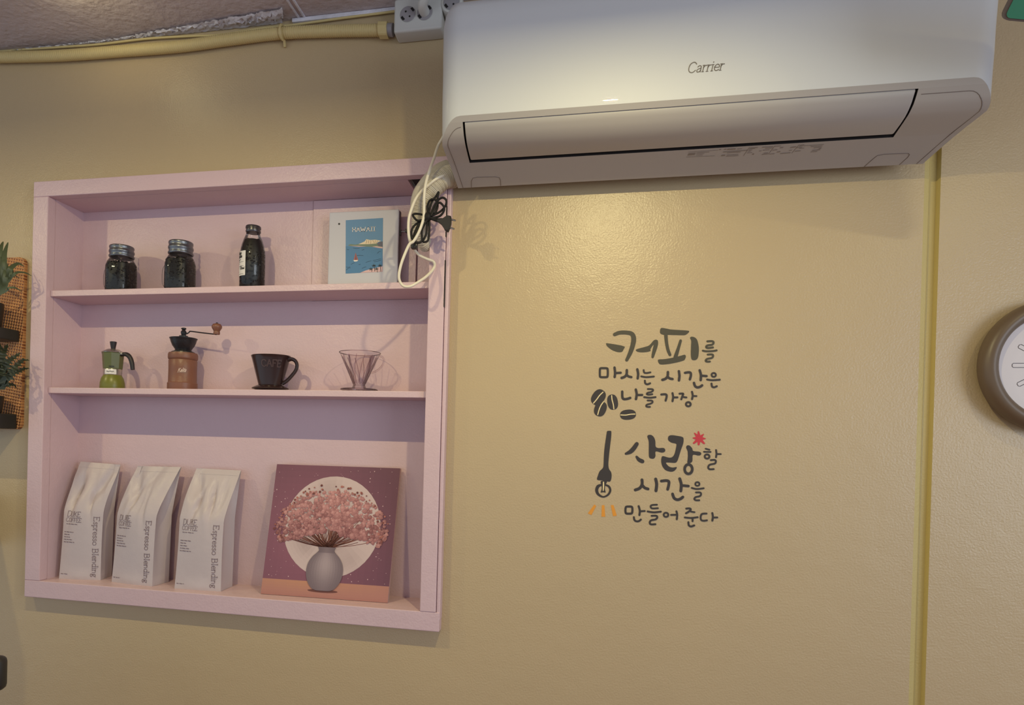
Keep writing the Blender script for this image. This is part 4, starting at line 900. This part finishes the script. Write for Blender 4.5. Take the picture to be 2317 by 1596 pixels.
# black tied cord with plug
t = thing('power_cord', 'bundled black power cord with two-pin plug hanging by the shelf', 'power cord', cr1(630, 1100, -.092))
def K(pts, y, dy=0.0): return [tuple(cr1(p[0], p[1], y+dy*math.sin(i*1.3))) for i, p in enumerate(pts)]
loops = [([(650,1090),(638,1000),(640,900),(680,820),(750,808),(792,860),(795,950),(745,1050),(660,1100)], -0.092), ([(670,1080),(740,920),(815,815),(888,780),(942,830),(925,920),(840,1010),(720,1070),(650,1105)], -0.096),
         ([(690,1080),(745,980),(790,890),(835,862),(890,910),(908,980),(850,1070),(760,1105),(680,1115)], -0.100), ([(620,1080),(500,1048),(405,1052),(402,1090),(480,1160),(600,1120)], -0.098),
         ([(620,1120),(480,1190),(400,1260),(368,1350),(385,1460),(425,1350),(500,1200),(620,1110)], -0.096), ([(640,1130),(545,1300),(540,1480),(485,1522),(430,1500),(438,1380),(505,1220),(630,1110)], -0.100),
         ([(660,1130),(662,1300),(640,1480),(560,1500),(610,1380),(625,1250),(640,1120)], -0.094), ([(640,1080),(700,860),(770,760),(815,690),(800,770),(795,860),(720,1000),(650,1100)], -0.090)]
for P, y in loops:
    b = MB(); b.tube(spline(K(P, y, .002), 6), .0028, 8); obj('cord_loop', b, 'cable_black', t, smooth=True)
b = MB(); b.ball(cr1(640, 1095, -.096), .010, .010, .012, 10, 8); obj('tie_knot', b, 'cable_black', t, smooth=True)
b = MB(); b.tube(spline(K([(650,1105),(720,1128),(800,1150),(870,1155)], -0.099), 5), [.0031+.0002*k for k in range(16)], 8); obj('cord_end', b, 'cable_black', t, smooth=True)
pl = [(780,1135),(830,1128),(885,1108),(930,1075),(955,1064),(1012,1074),(1022,1110),(1020,1200),(1000,1270),(975,1330),(955,1336),(915,1312),(890,1265),(855,1215),(800,1172),(775,1160)]
b = MB(); f0 = [cr1(x, y, -.105) for x, y in pl]; n = len(f0); c0 = sum(f0, Vector())/n
ringsP = [[c0+(p-c0)*s_+Vector((0, d_, 0)) for p in f0] for s_, d_ in ((.86, -.0015), (1, .002), (1, .008), (.86, .0115))]
vs = [p for r_ in ringsP for p in r_]; fs = [(k*n+i, k*n+(i+1) % n, (k+1)*n+(i+1) % n, (k+1)*n+i) for k in range(3) for i in range(n)]+[tuple(range(n)), tuple(3*n+i for i in range(n))]
b.add(vs, fs); obj('plug_body', b, 'plastic_black', t, smooth=True)
for (a, c) in (((1005, 1132), (1098, 1158)), ((985, 1268), (1076, 1296))):
    b = MB(); b.tube([cr1(a[0], a[1], -0.100), cr1(c[0], c[1], -0.102)], .0021, 10); obj('plug_pin', b, 'steel', t, smooth=True)
pz = cr2(420, 265, -.082); b = MB(); b.box(pz.x-.008, pz.x+.008, -.09, -.075, pz.z-.008, pz.z+.012, .002); b.tube([tuple(cr1(420, 1480, -.092)), tuple(cr1(400, 1590, -.087)), tuple(pz)], .004, 8); obj('cord_adapter', b, 'plastic_black', t)
# ================================================================== conduit, cable and sockets under the ceiling
cp = [(-60, 132), (0, 130), (136, 126), (272, 116), (408, 105), (521, 89.5), (634, 75.5), (748, 70.5), (862, 68.5)]
cw = spline([(-2.9, -.019, 2.672), (-2.3, -.019, 2.676)]+[tuple(AY(x, y, -.019)) for x, y in cp], 16)
ln = [0.0]
for a, c in zip(cw, cw[1:]): ln.append(ln[-1]+(Vector(a)-Vector(c)).length)
def along(d):
    for k in range(len(ln)-1):
        if d <= ln[k+1]: q_ = (d-ln[k])/(ln[k+1]-ln[k]); return Vector(cw[k]).lerp(Vector(cw[k+1]), q_)
    return Vector(cw[-1])
t = thing('corrugated_conduit', 'yellow painted corrugated conduit running under the ceiling to the socket box', 'conduit', cw[0])
b = MB(); st = ln[-1]; nr = int(st/.0016); b.tube([along(st*k/nr) for k in range(nr+1)], [.0158 if (k % 4) in (0, 1) else .0146 for k in range(nr+1)], 14); obj('ribbed_tube', b, 'conduit', t, smooth=True)
e0, e1 = along(st-.004), along(st); dr = (e1-e0).normalized(); b = MB()
ringc = []
vs = []; fs = []; sg = 28
for k, (d, r) in enumerate(((-.004, .015), (-.004, .0195), (.020, .0195), (.020, .012))):
    for i in range(sg):
        a = 2*math.pi*i/sg; rr_ = r+(.0011 if (i//2) % 2 and r > .018 else 0); vs.append(e1+dr*d+Vector((0, rr_*math.cos(a), rr_*math.sin(a))))
for k in range(3):
    for i in range(sg): fs.append((k*sg+i, k*sg+(i+1) % sg, (k+1)*sg+(i+1) % sg, (k+1)*sg+i))
fs += [tuple(range(sg)), tuple(3*sg+i for i in range(sg))]
b.add(vs, fs); obj('lock_nut', b, 'conduit', t)
b = MB(); b.tube([e1+dr*.020, e1+dr*.034], .0165, 20); obj('box_connector', b, 'outlet_recess', t, smooth=True)
cl = AY(640, 75, -.019); b = MB()
b.tube([Vector((cl.x, cl.y+.0195*math.sin(a)*1.0-.0, cl.z+.0185*math.cos(a))) for a in [math.pi*(1+k/10) for k in range(11)]]+[Vector((cl.x, -.004, cl.z-.030+.004*0))], .0036, 6, flat=1.2)
b.ball(AY(642, 88, -.012), .005, .003, .005, 8, 5); obj('saddle_clip', b, 'conduit', t, smooth=True)
b = MB(); wl = [(-30, 119.5), (120, 108), (220, 101), (330, 88), (430, 82), (500, 79), (586, 65), (638, 59.5), (690, 53), (776, 41), (850, 31.5), (895, 25.5)]
b.tube(spline([(-2.9, -.01, 2.694), (-2.3, -.01, 2.694)]+[tuple(AY(x, y, -.010)) for x, y in wl], 6), .0032, 8)
obj('ceiling_cable', b, 'conduit', smooth=True, label='thin pale cable pinned along the ceiling edge above the conduit', cat='cable', origin=tuple(AY(895, 25.5, -.01)))
def socket(px, py, yf, r, parent, rot):
    c = AY(px, py, yf)
    b = MB(); b.lathe([(r, .0004), (r*.98, -.0002), (r*.92, .0006)], (c.x, yf, c.z), 32, axis='y', cap0=False, cap1=False); obj('socket_ring', b, 'outlet_plastic', parent, smooth=True)
    b = MB(); b.lathe([(r*.97, .0009), (r*.9, .0012)], (c.x, yf, c.z), 32, axis='y'); f = obj('socket_face', b, 'outlet_recess', parent, smooth=True)
    b = MB()
    for s_ in (-1, 1):
        a = rot+(0 if s_ > 0 else math.pi); b.lathe([(.0026, .0013), (.0022, .0019)], (c.x+.0085*math.cos(a), yf, c.z+.0085*math.sin(a)), 12, axis='y')
    obj('pin_hole', b, 'dark_gap', f)
    b = MB()
    for s_ in (-1, 1):
        a = rot+math.pi/2*s_; cc = Vector((c.x+r*.8*math.cos(a), yf-.0016, c.z+r*.8*math.sin(a))); ux = Vector((math.cos(a), 0, math.sin(a))); uy = Vector((-math.sin(a), 0, math.cos(a)))
        b.add([cc-ux*.003-uy*.006, cc+ux*.003-uy*.005, cc+ux*.003+uy*.005, cc-ux*.003+uy*.006], [(0, 1, 2, 3)])
    obj('earth_clip', b, 'dark_gap', f)
bx0, bx1 = AY(890.5, 60, -.05).x, AY(999, 60, -.05).x
zb = AY(940, 69, -.05).z
t = thing('socket_box', 'white surface-mounted twin socket box under the ceiling', 'socket box', ((bx0+bx1)/2, 0, zb))
b = MB(); b.box(bx0, bx1, -.05, -.0005, zb, 2.692, .006, 3); obj('box_housing', b, 'outlet_plastic', t, smooth=True)
socket(922.7, 32, -.0505, .0205, t, -.9); socket(961, 28, -.0505, .0205, t, -.9)
s2 = AY(961, 28, -.05); b = MB()
b.tube(spline([(s2.x, -.05, s2.z), (s2.x, -.075, s2.z+.002), (s2.x+.012, -.088, s2.z+.016), (s2.x+.03, -.09, s2.z+.040), (s2.x+.04, -.09, s2.z+.056)], 5), [.0135-.0002*k for k in range(21)], 14)
obj('round_plug', b, 'outlet_plastic', smooth=True, label='white angled plug pushed into the twin socket box', cat='plug', origin=(s2.x, -.05, s2.z))
s3 = AY(1022, 4, -.05); t = thing('round_socket', 'white round socket half hidden behind the air conditioner corner', 'socket box', (s3.x, 0, s3.z))
b = MB(); b.lathe([(.028, 0), (.029, .004), (.029, .045), (.027, .050), (.0235, .0515)], (s3.x, -.0005, s3.z), 40, axis='y'); obj('socket_housing', b, 'outlet_plastic', t, smooth=True)
socket(1022, 4, -.0525, .021, t, 2.2)
# ================================================================== cane panel and plants at the left edge
cx1 = AY(54, 640, -.012).x; cz0, cz1 = AY(45, 972, -.012).z, AY(54, 582, -.012).z; cx0 = cx1-.34
t = thing('cane_panel', 'woven cane wall panel with rounded corners beside the pink shelf', 'wall panel', ((cx0+cx1)/2, 0, cz0))
b = MB(); rc = .018; pts = []
for (ax, az, a0) in ((cx1-rc, cz0+rc, -90), (cx1-rc, cz1-rc, 0), (cx0+rc, cz1-rc, 90), (cx0+rc, cz0+rc, 180)):
    for k in range(6): a = math.radians(a0+18*k); pts.append((ax+rc*math.cos(a), az+rc*math.sin(a)))
b.poly(pts, lambda u, v, h: Vector((u, -h, v)), .012); obj('cane_sheet', b, 'cane_weave', t)
def planter(px_pot, y_top, y_mid, y_bot, px_box, label):
    zt2, zm, zb2 = (AY(4, q_, -.09).z for q_ in (y_top, y_mid, y_bot)); xr = AY(px_pot, y_mid, -.07).x-.012; xb = AY(px_box, y_mid+15, -.03).x
    t = thing('wall_planter', label, 'planter', (xr-.08, -.07, zb2), 'black planters on the cane panel')
    b = MB(); b.box(xr-.15, xb, -.125, -.0125, zb2, zm, .004); obj('tray', b, 'plastic_black', t)
    b = MB(); b.lathe([(.058, 0), (.060, .003), (.066, zt2-zm-.004), (.066, zt2-zm), (.060, zt2-zm), (.058, zt2-zm-.01)], (xr-.066, -.075, zm+.0003), 32, ey=.8); obj('pot', b, 'plastic_black', t, smooth=True)
    b = MB(); b.lathe([(.059, 0), (.03, .003)], (xr-.066, -.075, zt2-.010), 20, ey=.8); obj('potting_soil', b, 'soil', t)
    return Vector((xr-.066, -.075, zt2-.008))
c1 = planter(8.5, 682, 738, 765, 34, 'upper black planter on the cane panel')
c2 = planter(8.5, 895, 935, 970, 28, 'lower black planter on the cane panel')
def leaf(pts, w, mat_, parent, serr=0.0, name='leaf'):
    sp_ = spline([tuple(p) for p in pts], 6); n = len(sp_); vs = []; fs = []
    for k, p in enumerate(sp_):
        p = Vector(p); a = Vector(sp_[max(0, k-1)]); c = Vector(sp_[min(n-1, k+1)]); tn = (c-a).normalized()
        side = tn.cross((CAM-p).normalized()*.7+Vector((0, 0, .35))); side = side.normalized() if side.length > 1e-5 else Vector((1, 0, 0))
        q_ = k/(n-1); ww = w*(math.sin(math.pi*min(1, q_*.9+.1))**.7)*(1-.15*q_)*(1+serr*(1 if k % 3 == 0 else -.55))
        if k == n-1: ww = w*.05
        nrm = side.cross(tn)
        vs += [p-side*ww, p-nrm*ww*.25, p+side*ww]
    for k in range(n-1):
        for j in range(2): fs.append((3*k+j, 3*k+j+1, 3*k+j+4, 3*k+j+3))
    b = MB(); b.add(vs, fs); return obj(name, b, mat_, parent, smooth=serr == 0)
p1 = thing('spider_plant', 'grassy spider plant in the upper black planter', 'plant', c1)
LF = lambda cx, cy, y: AY(cx/6.385, 530+cy/6.385, y)
for pts, w in (([(-10,960),(20,760),(50,480),(70,270),(118,115)], .0085), ([(-20,960),(40,800),(75,620),(95,480),(100,420)], .0075), ([(-30,950),(30,640),(50,420),(30,300),(45,240)], .006), ([(0,950),(60,700),(140,520),(180,470),(260,425),(350,462)], .0072),
               ([(10,950),(90,700),(190,590),(260,552),(370,560),(458,605)], .0042), ([(0,960),(60,840),(120,780),(220,775),(320,835)], .004), ([(-40,950),(-20,600),(-10,350),(20,180),(48,105)], .007), ([(0,950),(80,720),(150,600),(170,500),(215,640)], .0045),
               ([(0,940),(90,640),(160,570),(210,590),(280,640)], .0045), ([(-60,950),(-80,600),(-60,420),(-20,330)], .008), ([(-30,960),(0,700),(15,560),(10,420)], .008), ([(-80,950),(-160,700),(-260,560),(-330,540)], .007)):
    P = [LF(x, y, -.075-.03*math.sin(i*.9)*(.5+.1*i)) for i, (x, y) in enumerate(pts)]; P[0] = c1+Vector((random.uniform(-.02, .02), random.uniform(-.01, .01), -.004))
    leaf(P, w, 'leaf_grey_green', p1)
p2 = thing('fishbone_plant', 'dark serrated-leaf plant in the lower black planter', 'plant', c2)
LG = lambda cx, cy, y: AY(cx/6.385, 740+cy/6.385, y)
for pts, w in (([(0,960),(60,760),(160,640),(260,540),(340,478),(425,490)], .0085), ([(0,960),(80,800),(180,680),(280,630),(350,605),(428,604)], .0085), ([(-20,950),(30,650),(120,500),(200,440),(300,372)], .0095), ([(-30,950),(0,600),(40,400),(70,330),(110,245)], .010),
               ([(0,960),(60,860),(120,840),(190,830),(245,885)], .0085), ([(-60,950),(-60,600),(-20,380),(10,250)], .011), ([(0,950),(50,780),(110,730),(160,740),(215,775)], .008), ([(-20,950),(10,700),(60,560),(130,560),(190,590)], .010), ([(-60,950),(-140,700),(-240,560)], .010), ([(-30,940),(10,760),(40,640),(30,500)], .012)):
    P = [LG(x, y, -.078-.028*math.sin(i*1.1)*(.5+.1*i)) for i, (x, y) in enumerate(pts)]; P[0] = c2+Vector((random.uniform(-.02, .02), random.uniform(-.01, .01), -.004))
    leaf(P, w, 'leaf_dark', p2, serr=.55)
# ================================================================== wall clock at the right edge
kx_, kz_, kr = 1.003, 1.752, .146
t = thing('wall_clock', 'round wall clock with wide brown rim and pale dial', 'clock', (kx_, 0, kz_))
b = MB(); b.lathe([(kr*.86, .0005), (kr*.95, .006), (kr, .020), (kr, .034), (kr*.965, .045), (kr*.90, .051), (kr*.84, .050), (kr*.79, .043), (kr*.77, .034)], (kx_, 0, kz_), 72, axis='y', cap1=False); obj('rim', b, 'clock_rim', t, smooth=True)
b = MB(); b.lathe([(kr*.80, .030), (kr*.80, .034), (.001, .0342)], (kx_, 0, kz_), 64, axis='y'); dial = obj('dial', b, 'clock_dial', t)
for k in range(12):
    a = math.radians(90-30*k); ux = (math.cos(a), math.sin(a)); uy = (-ux[1], ux[0]); r0, r1, hw = kr*.34, kr*.585, .0046
    c_ = .0022
    P = [(ux[0]*e_+uy[0]*h_, ux[1]*e_+uy[1]*h_) for e_, h_ in ((r0, hw-c_), (r0, c_-hw), (r0+c_, -hw), (r1-c_, -hw), (r1, c_-hw), (r1, hw-c_), (r1-c_, hw), (r0+c_, hw))]
    b = MB(); b.stroke(P, .0011, lambda u, v, h: Vector((kx_+u, -.0342-h, kz_+v)), .0003, closed=True, smooth=False); obj('hour_mark', b, 'clock_ink', dial)
for a, l, w_ in ((math.radians(60), kr*.42, .006), (math.radians(-20), kr*.6, .004)):
    b = MB(); b.stroke([(0, 0), (math.cos(a)*l*.5, math.sin(a)*l*.5), (math.cos(a)*l, math.sin(a)*l)], w_, lambda u, v, h: Vector((kx_+u, -.038-h, kz_+v)), .001); obj('hand', b, 'clock_ink', t)
# ================================================================== green board, upper right
gy = -.42; gc = AY(2261, 38, gy)
t = thing('hanging_board', 'dark green rounded board hanging at the upper right corner', 'sign', (gc.x+.14, gy, gc.z))
q1 = AY(2277, 0, gy); q2 = AY(2317, 47, gy); e1_ = (q2-AY(2272, 43, gy)).normalized(); e2_ = (q1-AY(2262, 30, gy)).normalized(); e2_.y = 0; e1_.y = 0
P0 = AY(2259, 43, gy); dv = (P0-CAM).normalized()
e2_ = (e2_ - dv*(e1_.dot(e2_)/e1_.dot(dv))).normalized()        # square corners: the board leans
en_ = e1_.cross(e2_).normalized(); en_ = en_ if en_.y < 0 else -en_
def gm(u, v, h): return P0+e1_*u+e2_*v+en_*h
def rrect(w_, h_, r_, i_=0.0):
    out = []
    for (ax, az, a0) in ((w_-r_, r_, -90), (w_-r_, h_-r_, 0), (r_, h_-r_, 90), (r_, r_, 180)):
        for k in range(6): a = math.radians(a0+18*k); out.append((ax+(r_-i_)*math.cos(a), az+(r_-i_)*math.sin(a)))
    return out
b = MB(); b.poly(rrect(.26, .16, .012), gm, .012); obj('board_rim', b, 'sign_rim', t)
b = MB(); b.poly(rrect(.26, .16, .012, .0035), lambda u, v, h: gm(u, v, h+.012), .001); obj('board_face', b, 'sign_green', t)
for u in (.05, .21):
    a = gm(u, .155, .006); b = MB(); b.tube([a, Vector((a.x, a.y, ZCEIL))], .0015, 6); obj('hanging_cord', b, 'cable_black', t)
# ================================================================== unseen box added beyond the left edge to throw a shadow into view
t = thing('shadow_casting_box', 'black box added out of view at the left to cast the lower left wall shadow', 'shelf', (-2.05, 0, 1.20))
for (a0, a1, z0_, z1_) in ((-2.25, -1.75, 1.20, 1.215), (-2.25, -1.75, 1.345, 1.36)):
    b = MB(); b.box(a0, a1, -.27, -.0005, z0_, z1_, .002); obj('board', b, 'plastic_black', t)
for a0 in (-2.25, -1.765):
    b = MB(); b.box(a0, a0+.015, -.27, -.0005, 1.2152, 1.3448, .002); obj('side_panel', b, 'plastic_black', t)
# ================================================================== bar stool, only its back corner shows at the lower left
sx, sy = AY(3, 1520, -.5).x, -.5; sz = AY(6, 1487, -.5).z
t = thing('bar_stool', 'black bar stool with its back edge at the lower left', 'stool', (sx-.2, sy-.2, 0))
b = MB(); b.box(sx-.40, sx+.004, sy-.015, sy+.02, sz-.075, sz, .014, 3); obj('backrest', b, 'plastic_black', t, smooth=True)
b = MB(); b.box(sx-.41, sx-.01, sy-.40, sy+.01, .70, .74, .015, 3); obj('seat', b, 'plastic_black', t, smooth=True)
for ax in (-.36, -.05):
    b = MB(); b.tube([(sx+ax, sy+.0, .72), (sx+ax, sy+.003, sz-.05)], .011, 10); obj('back_post', b, 'plastic_black', t, smooth=True)
    for ay in (-.36, -.02):
        b = MB(); b.tube([(sx+ax, sy+ay, .705), (sx+ax*1.06, sy+ay*1.05, 0.0)], .013, 10); obj('leg', b, 'plastic_black', t, smooth=True)
